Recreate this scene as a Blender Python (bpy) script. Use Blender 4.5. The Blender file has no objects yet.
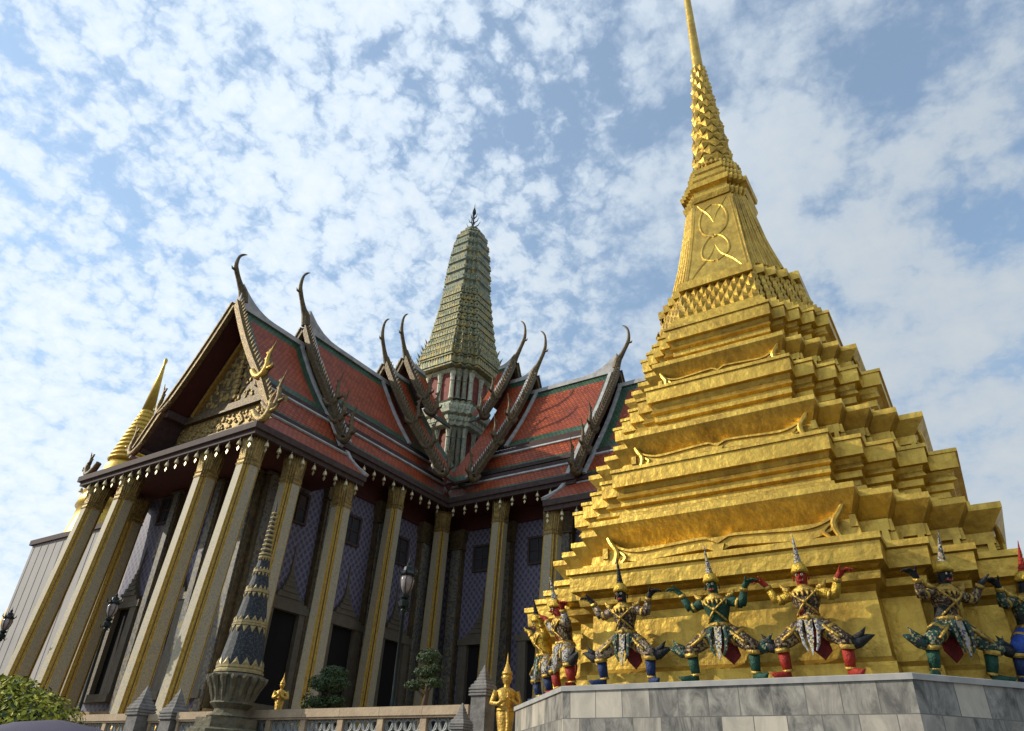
import bpy, math, random
from mathutils import Vector, Matrix
R = math.radians
PI = math.pi
random.seed(7)
sc = bpy.context.scene
col = sc.collection

# ------------------------------------------------------------------ camera
F, PITCH, ROLL, YAW = 700.525, R(31.631), R(2.777), R(33.745)
c_, s_ = math.cos(PITCH), math.sin(PITCH)
fw = Vector((-math.sin(YAW)*c_, math.cos(YAW)*c_, s_))
r0 = Vector((math.cos(YAW), math.sin(YAW), 0))
u0 = r0.cross(fw)
rr = math.cos(ROLL)*r0 + math.sin(ROLL)*u0
uu = -math.sin(ROLL)*r0 + math.cos(ROLL)*u0
cd = bpy.data.cameras.new('camera')
cd.sensor_width = 36.0
cd.lens = F*36/1024
cd.clip_end = 3000
cam = bpy.data.objects.new('camera', cd)
col.objects.link(cam)
m3 = Matrix((rr, uu, -fw)).transposed()
cam.matrix_world = Matrix.Translation((0, 0, 1.3)) @ m3.to_4x4()
sc.camera = cam

# ------------------------------------------------------------------ light
SUN = Vector((-0.77, -0.46, 0.45)).normalized()
el = math.asin(SUN.z)
world = bpy.data.worlds.new('World')
sc.world = world
world.use_nodes = True
nt = world.node_tree
N, L = nt.nodes, nt.links
bg = N['Background']
bg.inputs['Strength'].default_value = 0.15
sky = N.new('ShaderNodeTexSky')
sky.sky_type = 'NISHITA'
sky.sun_disc = False
sky.sun_elevation = el
sky.sun_rotation = math.atan2(SUN.x, SUN.y)
sky.air_density = 1.25
sky.dust_density = 0.6
sky.ozone_density = 1.6
tc = N.new('ShaderNodeTexCoord')
def vm(op, a, b=None):
    n = N.new('ShaderNodeVectorMath'); n.operation = op
    for i, x in enumerate((a, b)):
        if x is None: continue
        if isinstance(x, (tuple, Vector)): n.inputs[i].default_value = x
        else: L.new(x, n.inputs[i])
    return n
def mt(op, a, b=None, c=None, clamp=False):
    n = N.new('ShaderNodeMath'); n.operation = op; n.use_clamp = clamp
    for i, x in enumerate((a, b, c)):
        if x is None: continue
        if isinstance(x, (int, float)): n.inputs[i].default_value = x
        else: L.new(x, n.inputs[i])
    return n.outputs[0]
dirv = vm('NORMALIZE', tc.outputs['Generated']).outputs[0]
sep = N.new('ShaderNodeSeparateXYZ'); L.new(dirv, sep.inputs[0])
zz = mt('ADD', mt('MAXIMUM', sep.outputs[2], 0.0), 0.42)
comb = N.new('ShaderNodeCombineXYZ')
L.new(mt('DIVIDE', sep.outputs[0], zz), comb.inputs[0])
L.new(mt('DIVIDE', sep.outputs[1], zz), comb.inputs[1])
P = comb.outputs[0]
def noise(vec, scale, detail, rough, dist=0.0):
    n = N.new('ShaderNodeTexNoise'); n.noise_dimensions = '2D'
    n.inputs['Scale'].default_value = scale; n.inputs['Detail'].default_value = detail
    n.inputs['Roughness'].default_value = rough; n.inputs['Distortion'].default_value = dist
    L.new(vec, n.inputs['Vector'])
    return n
def rng(v, a, b, c=0.0, d=1.0, kind='SMOOTHSTEP'):
    n = N.new('ShaderNodeMapRange'); n.interpolation_type = kind
    L.new(v, n.inputs[0])
    for i, x in enumerate((a, b, c, d)): n.inputs[i+1].default_value = x
    return n.outputs[0]
def warped(scale, amount, detail=5):
    w = noise(P, scale, detail, 0.6)
    s = vm('SCALE', vm('SUBTRACT', w.outputs['Color'], (0.5, 0.5, 0.5)).outputs[0]); s.inputs['Scale'].default_value = amount
    return vm('ADD', P, s.outputs[0]).outputs[0]
def puffs(vec, scale, detail, rough):
    n = N.new('ShaderNodeTexVoronoi'); n.voronoi_dimensions = '2D'; n.feature = 'SMOOTH_F1'; n.inputs['Smoothness'].default_value = 0.25
    n.inputs['Scale'].default_value = scale; n.inputs['Detail'].default_value = detail; n.inputs['Roughness'].default_value = rough
    n.inputs['Lacunarity'].default_value = 2.3; n.normalize = True
    L.new(vec, n.inputs['Vector']); return mt('SUBTRACT', 1.0, n.outputs['Distance'])
def mixv(f, a, b): return mt('ADD', mt('MULTIPLY', a, mt('SUBTRACT', 1.0, f)), mt('MULTIPLY', b, f))
sunny = vm('DOT_PRODUCT', dirv, tuple(SUN)).outputs['Value']
away = vm('DOT_PRODUCT', dirv, tuple(rr)).outputs['Value']      # + to the shaded side of the sky
mixf = rng(away, -0.02, 0.36)
# small cloudlets on the sunny side, bigger heaps on the other
small = mt('ADD', mt('MULTIPLY', puffs(warped(26, .035), 27.0, 2.0, .55), 0.75), mt('MULTIPLY', noise(P, 20, 6, .62).outputs['Fac'], 0.55))
big = mt('ADD', mt('MULTIPLY', puffs(warped(10, .08), 8.6, 3.0, .55), 0.75), mt('MULTIPLY', noise(P, 8.5, 8, .62).outputs['Fac'], 0.72))
dens = mixv(mixf, small, big)
cov = noise(P, 3.0, 3, 0.5).outputs['Fac']
bias = mt('MULTIPLY', mt('SUBTRACT', cov, 0.5), 0.50)
bias = mt('ADD', bias, mt('MULTIPLY', rng(sep.outputs[2], 0.28, 0.80), -0.10))
bias = mt('ADD', bias, mt('MULTIPLY', rng(sunny, 0.15, 0.8), 0.10))
bias = mt('ADD', bias, rng(sep.outputs[2], 0.50, 0.15, 0.0, 0.12))
dens = mt('ADD', dens, bias)
lo, hi = 0.60, 0.86
mask = mt('MULTIPLY_ADD', rng(dens, lo, hi), 0.72, 0.27)
core = rng(dens, lo+.08, hi+.28)
ccol = N.new('ShaderNodeMix'); ccol.data_type = 'RGBA'
L.new(core, ccol.inputs[0])
ccol.inputs[6].default_value = (3.9, 4.6, 5.4, 1)
ccol.inputs[7].default_value = (4.7, 5.15, 5.5, 1)
cb = N.new('ShaderNodeMix'); cb.data_type = 'RGBA'; cb.blend_type = 'MULTIPLY'; cb.inputs[0].default_value = 1
L.new(ccol.outputs[2], cb.inputs[6])
glow = mt('ADD', 0.84, mt('MULTIPLY', rng(sunny, -0.2, 0.75), 0.46))
gl = N.new('ShaderNodeCombineColor')
for i in range(3): L.new(glow, gl.inputs[i])
L.new(gl.outputs[0], cb.inputs[7])
mx = N.new('ShaderNodeMix'); mx.data_type = 'RGBA'
tint = N.new('ShaderNodeMix'); tint.data_type = 'RGBA'; tint.blend_type = 'MULTIPLY'; L.new(rng(sep.outputs[2], 0.18, 0.6), tint.inputs[0])
L.new(sky.outputs[0], tint.inputs[6]); tint.inputs[7].default_value = (1.14, 1.30, 1.36, 1)      # clear tropical air between the clouds
L.new(mask, mx.inputs[0]); L.new(tint.outputs[2], mx.inputs[6]); L.new(cb.outputs[2], mx.inputs[7])
L.new(mx.outputs[2], bg.inputs['Color'])

sd = bpy.data.lights.new('sun', 'SUN'); sd.energy = 4.4; sd.angle = R(0.6); sd.color = (1.0, 0.91, 0.76)
so = bpy.data.objects.new('sun', sd); col.objects.link(so)
so.rotation_euler = (-SUN).to_track_quat('-Z', 'Y').to_euler()
so.location = (-40, -40, 60)
sc.view_settings.view_transform = 'Standard'
sc.view_settings.look = 'None'
sc.view_settings.exposure = 0.0
sc.view_settings.gamma = 1.0
sc.render.engine = 'CYCLES'
sc.cycles.use_denoising = True
sc.cycles.max_bounces = 6
sc.cycles.diffuse_bounces = 3

# ------------------------------------------------------------------ materials
def mat(name, base, rough=0.6, metal=0.0, spots=None, bump=0.0, bscale=8.0, var=0.15, vscale=3.0, spec=0.22, fn=None):
    m = bpy.data.materials.new(name); m.use_nodes = True
    t = m.node_tree; n = t.nodes; l = t.links
    b = n['Principled BSDF']
    b.inputs['Roughness'].default_value = rough; b.inputs['Metallic'].default_value = metal
    b.inputs['Specular IOR Level'].default_value = spec
    co = n.new('ShaderNodeTexCoord')
    nz = n.new('ShaderNodeTexNoise'); nz.inputs['Scale'].default_value = vscale; nz.inputs['Detail'].default_value = 5
    l.new(co.outputs['Object'], nz.inputs['Vector'])
    mixn = n.new('ShaderNodeMix'); mixn.data_type = 'RGBA'
    rp = n.new('ShaderNodeMapRange'); rp.inputs[1].default_value = 0.3; rp.inputs[2].default_value = 0.7
    l.new(nz.outputs['Fac'], rp.inputs[0]); l.new(rp.outputs[0], mixn.inputs[0])
    second = spots or tuple(x*(1-var) for x in base)
    mixn.inputs[6].default_value = (*base, 1); mixn.inputs[7].default_value = (*second, 1)
    out = mixn.outputs[2]
    if fn: out = fn(t, co, out, b)
    l.new(out, b.inputs['Base Color'])
    if bump:
        n2 = n.new('ShaderNodeTexNoise'); n2.inputs['Scale'].default_value = bscale; n2.inputs['Detail'].default_value = 6
        l.new(co.outputs['Object'], n2.inputs['Vector'])
        bp = n.new('ShaderNodeBump'); bp.inputs['Strength'].default_value = bump; bp.inputs['Distance'].default_value = 0.05
        l.new(n2.outputs['Fac'], bp.inputs['Height']); l.new(bp.outputs[0], b.inputs['Normal'])
    return m

def mixcol(t, fac, a, b_):
    m = t.nodes.new('ShaderNodeMix'); m.data_type = 'RGBA'
    for i, x in ((0, fac), (6, a), (7, b_)):
        if isinstance(x, (int, float)): m.inputs[i].default_value = x
        elif isinstance(x, tuple): m.inputs[i].default_value = (*x, 1)
        else: t.links.new(x, m.inputs[i])
    return m.outputs[2]
def nmath(t, op, a, b=None, clamp=False):
    n = t.nodes.new('ShaderNodeMath'); n.operation = op; n.use_clamp = clamp
    for i, x in enumerate((a, b)):
        if x is None: continue
        if isinstance(x, (int, float)): n.inputs[i].default_value = x
        else: t.links.new(x, n.inputs[i])
    return n.outputs[0]

def gold_fn(t, co, out, b):
    # gilded tesserae: fine irregular joints and dull worn patches
    v = t.nodes.new('ShaderNodeTexNoise'); v.inputs['Scale'].default_value = 1.1; v.inputs['Detail'].default_value = 8
    v.inputs['Roughness'].default_value = 0.7
    t.links.new(co.outputs['Object'], v.inputs['Vector'])
    mr = t.nodes.new('ShaderNodeMapRange'); mr.inputs[1].default_value = 0.52; mr.inputs[2].default_value = 0.72
    t.links.new(v.outputs['Fac'], mr.inputs[0])
    vo = t.nodes.new('ShaderNodeTexVoronoi'); vo.feature = 'DISTANCE_TO_EDGE'; vo.inputs['Scale'].default_value = 8; vo.inputs['Randomness'].default_value = .55
    t.links.new(co.outputs['Object'], vo.inputs['Vector'])
    jr = t.nodes.new('ShaderNodeMapRange'); jr.inputs[1].default_value = 0.0; jr.inputs[2].default_value = 0.05; jr.inputs[3].default_value = .22; jr.inputs[4].default_value = 0
    t.links.new(vo.outputs['Distance'], jr.inputs[0])
    out = mixcol(t, jr.outputs[0], out, (0.22, 0.13, 0.03))
    fl = t.nodes.new('ShaderNodeTexVoronoi'); fl.inputs['Scale'].default_value = 8; fl.inputs['Randomness'].default_value = .55
    t.links.new(co.outputs['Object'], fl.inputs['Vector'])
    fs = t.nodes.new('ShaderNodeSeparateColor'); t.links.new(fl.outputs['Color'], fs.inputs[0])
    out = mixcol(t, nmath(t, 'MULTIPLY', fs.outputs[0], 0.38), out, (0.36, 0.235, 0.05))
    o = mixcol(t, nmath(t, 'MULTIPLY', mr.outputs[0], 0.75), out, (0.20, 0.125, 0.035))
    mp = t.nodes.new('ShaderNodeMapping'); mp.inputs['Scale'].default_value = (5.5, 5.5, .9); t.links.new(co.outputs['Object'], mp.inputs[0])
    st = t.nodes.new('ShaderNodeTexNoise'); st.inputs['Scale'].default_value = 1.0; st.inputs['Detail'].default_value = 7; st.inputs['Roughness'].default_value = .65
    t.links.new(mp.outputs[0], st.inputs['Vector'])
    sr = t.nodes.new('ShaderNodeMapRange'); sr.inputs[1].default_value = 0.50; sr.inputs[2].default_value = 0.74; sr.inputs[4].default_value = .45
    t.links.new(st.outputs['Fac'], sr.inputs[0])
    o = mixcol(t, sr.outputs[0], o, (0.19, 0.12, 0.04))
    rn = t.nodes.new('ShaderNodeMapRange'); rn.inputs[3].default_value = 0.30; rn.inputs[4].default_value = 0.58
    t.links.new(v.outputs['Fac'], rn.inputs[0]); t.links.new(rn.outputs[0], b.inputs['Roughness'])
    return o
gold = mat('gold_leaf', (0.70, 0.485, 0.10), 0.42, 0.85, spots=(0.50, 0.32, 0.06), bump=0.36, bscale=8, fn=gold_fn)
gold_fine = mat('gold_leaf_carved', (0.58, 0.39, 0.08), 0.45, 0.7, spots=(0.28, 0.18, 0.05), bump=0.9, bscale=14, vscale=9)
gold_trim = mat('gilt_trim', (0.62, 0.42, 0.09), 0.45, 0.6, spots=(0.42, 0.25, 0.06), bump=0.5, bscale=20, vscale=6)
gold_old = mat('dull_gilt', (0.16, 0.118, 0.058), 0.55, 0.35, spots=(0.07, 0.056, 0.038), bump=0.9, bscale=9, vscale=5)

def mosaic_fn(c1, c2, c3, scale=9.0):
    def fn(t, co, out, b):
        v = t.nodes.new('ShaderNodeTexVoronoi'); v.inputs['Scale'].default_value = scale; v.inputs['Randomness'].default_value = 0.35
        t.links.new(co.outputs['Object'], v.inputs['Vector'])
        r = t.nodes.new('ShaderNodeValToRGB'); r.color_ramp.interpolation = 'CONSTANT'
        r.color_ramp.elements[0].color = (*c1, 1); r.color_ramp.elements[1].position = 0.45; r.color_ramp.elements[1].color = (*c2, 1)
        e = r.color_ramp.elements.new(0.78); e.color = (*c3, 1)
        sp = t.nodes.new('ShaderNodeSeparateColor'); t.links.new(v.outputs['Color'], sp.inputs[0])
        t.links.new(sp.outputs[0], r.inputs[0])
        return r.outputs[0]
    return fn
mosaic_grey = mat('glass_mosaic_grey', (0.3, 0.3, 0.3), 0.62, 0.0, spec=.25, fn=mosaic_fn((0.35, 0.31, 0.22), (0.26, 0.25, 0.21), (0.42, 0.33, 0.16), 26))
mosaic_side = mosaic_grey
def lozenge_fn(t, co, out, b):
    sp = t.nodes.new('ShaderNodeSeparateXYZ'); t.links.new(co.outputs['Object'], sp.inputs[0])
    h = nmath(t, 'ADD', sp.outputs[0], sp.outputs[1])
    k = 8.2
    a1 = nmath(t, 'SINE', nmath(t, 'MULTIPLY', nmath(t, 'ADD', nmath(t, 'MULTIPLY', sp.outputs[2], 0.8), h), k))
    a2 = nmath(t, 'SINE', nmath(t, 'MULTIPLY', nmath(t, 'SUBTRACT', nmath(t, 'MULTIPLY', sp.outputs[2], 0.8), h), k))
    p = nmath(t, 'MULTIPLY', a1, a2)
    m1 = nmath(t, 'GREATER_THAN', nmath(t, 'ABSOLUTE', p), 0.55)
    m2 = nmath(t, 'LESS_THAN', nmath(t, 'ABSOLUTE', p), 0.10)
    v = t.nodes.new('ShaderNodeTexVoronoi'); v.inputs['Scale'].default_value = 16
    t.links.new(co.outputs['Object'], v.inputs['Vector'])
    s2 = t.nodes.new('ShaderNodeSeparateColor'); t.links.new(v.outputs['Color'], s2.inputs[0])
    base = mixcol(t, s2.outputs[0], (0.105, 0.105, 0.165), (0.19, 0.18, 0.235))
    o = mixcol(t, nmath(t, 'MULTIPLY', m1, 0.75), base, (0.065, 0.065, 0.13))
    o = mixcol(t, nmath(t, 'MULTIPLY', m2, 0.6), o, (0.25, 0.21, 0.24))
    return o
wall_m = mat('violet_tile_wall', (0.2, 0.2, 0.3), 0.4, 0.0, fn=lozenge_fn)
def tile_fn(t, co, out, b):
    w = t.nodes.new('ShaderNodeTexBrick'); w.inputs['Scale'].default_value = 1.0
    w.inputs['Color1'].default_value = (1, 1, 1, 1); w.inputs['Color2'].default_value = (0.62, 0.62, 0.62, 1)
    w.inputs['Mortar'].default_value = (0.28, 0.28, 0.28, 1)
    w.inputs['Brick Width'].default_value = 0.30; w.inputs['Row Height'].default_value = 0.26
    w.inputs['Mortar Size'].default_value = 0.03
    t.links.new(co.outputs['UV'], w.inputs['Vector'])
    m = t.nodes.new('ShaderNodeMix'); m.data_type = 'RGBA'; m.blend_type = 'MULTIPLY'; m.inputs[0].default_value = 1
    t.links.new(out, m.inputs[6]); t.links.new(w.outputs[0], m.inputs[7])
    bp = t.nodes.new('ShaderNodeBump'); bp.inputs['Strength'].default_value = 0.5; bp.inputs['Distance'].default_value = 0.03
    t.links.new(w.outputs['Fac'], bp.inputs['Height']); bp.invert = True
    t.links.new(bp.outputs[0], b.inputs['Normal'])
    return m.outputs[2]
roof_red = mat('glazed_red_tile', (0.46, 0.088, 0.022), 0.5, fn=tile_fn, spots=(0.32, 0.055, 0.018), vscale=1.2)
roof_green = mat('glazed_green_tile', (0.06, 0.135, 0.065), 0.4, fn=tile_fn, spots=(0.035, 0.085, 0.05), vscale=1.2)
plaster = mat('white_plaster', (0.46, 0.45, 0.43), 0.7, spots=(0.26, 0.26, 0.255), vscale=2.0)
eave_wood = mat('dark_lacquer_wood', (0.055, 0.038, 0.036), 0.75, spots=(0.085, 0.06, 0.055), vscale=4, spec=.2)
red_lacquer = mat('dark_red_lacquer', (0.085, 0.024, 0.02), 0.6, spots=(0.05, 0.02, 0.016))
inner_shade = mat('painted_inner_shade', (0.012, 0.011, 0.012), 0.8)  # near-black that stands in for the shade inside doorways and niches
pane_m = mat('window_glass', (0.05, 0.055, 0.065), 0.12)
prang_m = mat('green_grey_mosaic', (0.25, 0.27, 0.18), 0.5, bump=0.8, bscale=5, vscale=5, fn=mosaic_fn((0.24, 0.27, 0.19), (0.17, 0.20, 0.15), (0.36, 0.31, 0.15), 3.4))
prang_lt = mat('pale_green_mosaic', (0.32, 0.34, 0.26), 0.5, bump=0.6, bscale=7, vscale=4, fn=mosaic_fn((0.50, 0.52, 0.40), (0.36, 0.41, 0.31), (0.56, 0.51, 0.34), 6))
prang_red = mat('prang_red_wall', (0.30, 0.07, 0.05), 0.6, spots=(0.13, 0.035, 0.03))
stone = mat('grey_stone', (0.22, 0.21, 0.20), 0.8, spots=(0.12, 0.115, 0.11), bump=0.4, bscale=12, vscale=4)
sandstone = mat('warm_sandstone', (0.46, 0.36, 0.24), 0.8, spots=(0.33, 0.25, 0.17), bump=0.3, bscale=12, vscale=2.5)
lattice_m = mat('glazed_grey_lattice', (0.27, 0.28, 0.27), 0.5, spots=(0.20, 0.21, 0.21))
iron = mat('dark_green_iron', (0.018, 0.026, 0.026), 0.4, 0.3)
glass_w = mat('milky_lamp_glass', (0.36, 0.32, 0.32), 0.12, spots=(0.16, 0.13, 0.13), vscale=5)
col_gold = mat('column_gilt', (0.56, 0.39, 0.09), 0.5, 0.3, spots=(0.38, 0.25, 0.06), bump=.5, bscale=22, vscale=8)
leaf_dk = mat('dark_leaf', (0.035, 0.060, 0.025), 0.6, spots=(0.05, 0.085, 0.03), vscale=6)
leaf_mid = mat('mid_leaf', (0.07, 0.10, 0.04), 0.6, spots=(0.045, 0.07, 0.03), vscale=6)
leaf_yel = mat('yellow_green_leaf', (0.46, 0.42, 0.04), 0.55, spots=(0.20, 0.25, 0.03), vscale=4)
bark = mat('bark', (0.10, 0.07, 0.05), 0.9)
cone_dark = mat('dark_blue_mosaic', (0.035, 0.045, 0.055), 0.6, fn=mosaic_fn((0.018, 0.024, 0.032), (0.03, 0.036, 0.046), (0.06, 0.065, 0.065), 30))
cone_gold = mat('cream_gold_mosaic', (0.40, 0.31, 0.12), 0.4, 0.2, spots=(0.22, 0.19, 0.12), vscale=12)
pot_m = mat('mossy_stone', (0.17, 0.15, 0.10), 0.8, spots=(0.09, 0.085, 0.06), bump=0.8, bscale=10, vscale=6)
screen_m = mat('grey_sheet', (0.36, 0.34, 0.32), 0.7, spots=(0.30, 0.285, 0.27), vscale=0.4)
umb_m = mat('mauve_cloth', (0.085, 0.07, 0.10), 0.6)
paving = mat('grey_paving', (0.13, 0.12, 0.11), 0.8, spots=(0.10, 0.095, 0.09), bump=0.2)
def marble_fn(t, co, out, b):
    w = t.nodes.new('ShaderNodeTexBrick'); w.offset = 0.37; w.offset_frequency = 2; w.inputs['Scale'].default_value = 1.0
    w.inputs['Color1'].default_value = (0, 0, 0, 1); w.inputs['Color2'].default_value = (1, 1, 1, 1)
    w.inputs['Mortar'].default_value = (0.5, 0.5, 0.5, 1); w.inputs['Bias'].default_value = -0.1
    w.inputs['Brick Width'].default_value = 0.43; w.inputs['Row Height'].default_value = 0.47; w.inputs['Mortar Size'].default_value = 0.006
    t.links.new(co.outputs['UV'], w.inputs['Vector'])
    sp = t.nodes.new('ShaderNodeSeparateColor'); t.links.new(w.outputs['Color'], sp.inputs[0])
    mp = t.nodes.new('ShaderNodeMapping'); mp.inputs['Scale'].default_value = (1, 1, .45); mp.inputs['Rotation'].default_value = (.5, .3, .2)
    t.links.new(co.outputs['Object'], mp.inputs[0])
    ad = t.nodes.new('ShaderNodeVectorMath'); ad.operation = 'ADD'
    sc9 = t.nodes.new('ShaderNodeVectorMath'); sc9.operation = 'SCALE'; sc9.inputs['Scale'].default_value = 9.0
    t.links.new(w.outputs['Color'], sc9.inputs[0]); t.links.new(mp.outputs[0], ad.inputs[0]); t.links.new(sc9.outputs[0], ad.inputs[1])
    n = t.nodes.new('ShaderNodeTexNoise'); n.inputs['Scale'].default_value = 4.2; n.inputs['Detail'].default_value = 10; n.inputs['Roughness'].default_value = 0.7
    n.inputs['Distortion'].default_value = 0.7
    t.links.new(ad.outputs[0], n.inputs['Vector'])
    mr = t.nodes.new('ShaderNodeMapRange'); mr.inputs[1].default_value = 0.38; mr.inputs[2].default_value = 0.64
    t.links.new(n.outputs['Fac'], mr.inputs[0])
    pale = mixcol(t, mr.outputs[0], (0.39, 0.36, 0.30), (0.52, 0.47, 0.38))
    dark = mixcol(t, mr.outputs[0], (0.085, 0.083, 0.078), (0.33, 0.315, 0.275))
    f = t.nodes.new('ShaderNodeMapRange'); f.inputs[1].default_value = 0.35; f.inputs[2].default_value = 0.85
    t.links.new(sp.outputs[0], f.inputs[0])
    o = mixcol(t, f.outputs[0], dark, pale)
    return mixcol(t, nmath(t, 'MULTIPLY', w.outputs['Fac'], 0.8), o, (0.10, 0.095, 0.09))
marble = mat('grey_veined_marble', (0.4, 0.4, 0.4), 0.35, fn=marble_fn)

# ------------------------------------------------------------------ mesh helpers
def curve(pts, k=4):
    """Catmull-Rom through the points (tuples of any length)"""
    out = []; n = len(pts)
    for i in range(n-1):
        p = [pts[max(i-1,0)], pts[i], pts[i+1], pts[min(i+2,n-1)]]
        for j in range(k):
            t = j/k
            out.append(tuple(.5*((2*b)+(c-a)*t+(2*a-5*b+4*c-d)*t*t+(3*b-a-3*c+d)*t**3) for a,b,c,d in zip(*p)))
    return out+[tuple(pts[-1])]
ORG = {}
class MB:
    def __init__(s): s.v = []; s.f = []; s.m = []; s.uv = {}
    def add(s, vs, fs, mi=0):
        o = len(s.v); s.v += [tuple(p) for p in vs]
        for i, f in enumerate(fs):
            s.f.append([o+k for k in f]); s.m.append(mi if isinstance(mi, int) else mi[i])
    def box(s, x0, x1, y0, y1, z0, z1, mi=0):
        s.add([(x0,y0,z0),(x1,y0,z0),(x1,y1,z0),(x0,y1,z0),(x0,y0,z1),(x1,y0,z1),(x1,y1,z1),(x0,y1,z1)],
              [(0,3,2,1),(4,5,6,7),(0,1,5,4),(1,2,6,5),(2,3,7,6),(3,0,4,7)], mi)
    def hexa(s, p, mi=0):                    # 8 points: bottom ring then top ring
        s.add(p, [(0,3,2,1),(4,5,6,7),(0,1,5,4),(1,2,6,5),(2,3,7,6),(3,0,4,7)], mi)
    def bar(s, a, b, w, h, up=(0,0,1), mi=0):
        a, b = Vector(a), Vector(b); d = (b-a).normalized(); x = d.cross(Vector(up))
        if x.length < 1e-4: x = d.cross(Vector((1,0,0)))
        x.normalize(); y = x.cross(d)
        x *= w/2; y *= h/2
        s.hexa([a-x-y, a+x-y, b+x-y, b-x-y, a-x+y, a+x+y, b+x+y, b-x+y], mi)
    def loft(s, rings, mi=0, cap=True, emi=None):
        n = len(rings[0]); o = len(s.v)
        for r_ in rings: s.v += [tuple(p) for p in r_]
        for i in range(len(rings)-1):
            for k in range(n):
                k2 = (k+1) % n
                s.f.append([o+i*n+k, o+i*n+k2, o+(i+1)*n+k2, o+(i+1)*n+k])
                s.m.append(emi[k] if emi else (mi if isinstance(mi, int) else mi[i]))
        if cap:
            l = mi if isinstance(mi, int) else mi[-1]
            s.f.append([o+k for k in range(n)][::-1]); s.m.append(l)
            s.f.append([o+(len(rings)-1)*n+k for k in range(n)]); s.m.append(l)
    def lathe(s, cx, cy, prof, n=16, mi=0, ph=0.0, cap=True):
        s.loft([[(cx+r_*math.cos(ph+2*PI*k/n), cy+r_*math.sin(ph+2*PI*k/n), z) for k in range(n)] for r_, z in prof], mi, cap)
    def tube(s, pts, rad, n=8, mi=0, flat=1.0, side=None):
        pts = [Vector(p) for p in pts]; rings = []
        px = None
        for i, p in enumerate(pts):
            d = (pts[min(i+1, len(pts)-1)] - pts[max(i-1, 0)]).normalized()
            if side is not None: x = Vector(side) - d*d.dot(Vector(side))
            else:
                ref = px if px is not None else (Vector((0,0,1)) if abs(d.z) < 0.9 else Vector((1,0,0)))
                x = ref - d*d.dot(ref)
            if x.length < 1e-5: x = d.orthogonal()
            x.normalize(); px = x; y = d.cross(x)
            r_ = rad[i] if isinstance(rad, (list, tuple)) else rad
            rings.append([p + x*(r_*flat*math.cos(2*PI*k/n)) + y*(r_*math.sin(2*PI*k/n)) for k in range(n)])
        s.loft(rings, mi)
    def ctube(s, pts, rad, n=8, mi=0, **kw):
        rad = list(rad) if isinstance(rad, (list, tuple)) else [rad]*len(pts)
        q = curve([(*p, r_) for p, r_ in zip(pts, rad)])
        s.tube([x[:3] for x in q], [max(.002, x[3]) for x in q], n, mi, **kw)
    def ball(s, c, rx, ry, rz, n=10, mi=0):
        pr = [(max(0.02, math.sin(PI*i/6)), -math.cos(PI*i/6)) for i in range(7)]
        s.loft([[(c[0]+rx*r_*math.cos(2*PI*k/n), c[1]+ry*r_*math.sin(2*PI*k/n), c[2]+rz*z) for k in range(n)] for r_, z in pr], mi)
    def extr(s, poly, vec, mi=0):
        p = [Vector(q) for q in poly]; v = Vector(vec); n = len(p); o = len(s.v)
        s.v += [tuple(q) for q in p] + [tuple(q+v) for q in p]
        s.f.append([o+k for k in range(n)]); s.m.append(mi)
        s.f.append([o+n+k for k in range(n)][::-1]); s.m.append(mi)
        for k in range(n):
            k2 = (k+1) % n
            s.f.append([o+k, o+n+k, o+n+k2, o+k2]); s.m.append(mi)
    def build(s, name, mats, parent=None, smooth=False, origin=None, uv=None, xf=None):
        if not isinstance(mats, (list, tuple)): mats = [mats]
        me = bpy.data.meshes.new(name)
        og = ORG[parent.name] if parent else Vector(origin or (0,0,0))
        vs = s.v
        me.from_pydata([(x-og.x, y-og.y, z-og.z) for x, y, z in vs], [], s.f)
        for m in mats: me.materials.append(m)
        me.polygons.foreach_set('material_index', [min(i, len(mats)-1) for i in s.m])
        if smooth: me.polygons.foreach_set('use_smooth', [True]*len(s.f))
        if uv:
            lay = me.uv_layers.new(name='UVMap')
            for p in me.polygons:
                for li in p.loop_indices:
                    lay.data[li].uv = uv(p, Vector(vs[me.loops[li].vertex_index]))
        me.validate(); me.update()
        import bmesh
        bm = bmesh.new(); bm.from_mesh(me); bmesh.ops.recalc_face_normals(bm, faces=bm.faces); bm.to_mesh(me); bm.free()
        o = bpy.data.objects.new(name, me); col.objects.link(o)
        if parent: o.parent = parent
        else: o.location = og
        ORG[o.name] = og
        return o
def tag(o, label, cat, group=None):
    o['label'] = label; o['category'] = cat
    if group: o['group'] = group
    return o
def thing(name, loc, label, cat, group=None):
    o = bpy.data.objects.new(name, None); o.empty_display_size = 0.2; col.objects.link(o); o.location = loc
    ORG[o.name] = Vector(loc)
    return tag(o, label, cat, group)
def structure(o): o['kind'] = 'structure'; return o
def copy_tree(o, parent=None):
    c = o.copy(); col.objects.link(c)
    if parent: c.parent = parent
    for ch in list(o.children): copy_tree(ch, c)
    return c
def planar_uv(p, v):
    n = p.normal
    if abs(n.z) > 0.95: return (v.x, v.y)
    h = Vector((-n.y, n.x, 0)).normalized(); up = n.cross(h)
    return (v.dot(h), v.dot(up))

# ------------------------------------------------------------------ setting
def sheet(name, x0, x1, y0, y1, z, m):
    b = MB(); b.add([(x0,y0,z),(x1,y0,z),(x1,y1,z),(x0,y1,z)], [(0,1,2,3)])
    return structure(b.build(name, m, uv=planar_uv))
sheet('ground', -900, 900, -900, 900, 0, paving)
TZ = 1.95
b = MB(); b.box(-64, -9.9, 13.75, 62, 0.02, TZ); b.box(-9.9, 14, 24, 62, 0.02, TZ)
structure(b.build('raised_pavement', sandstone))

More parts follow.
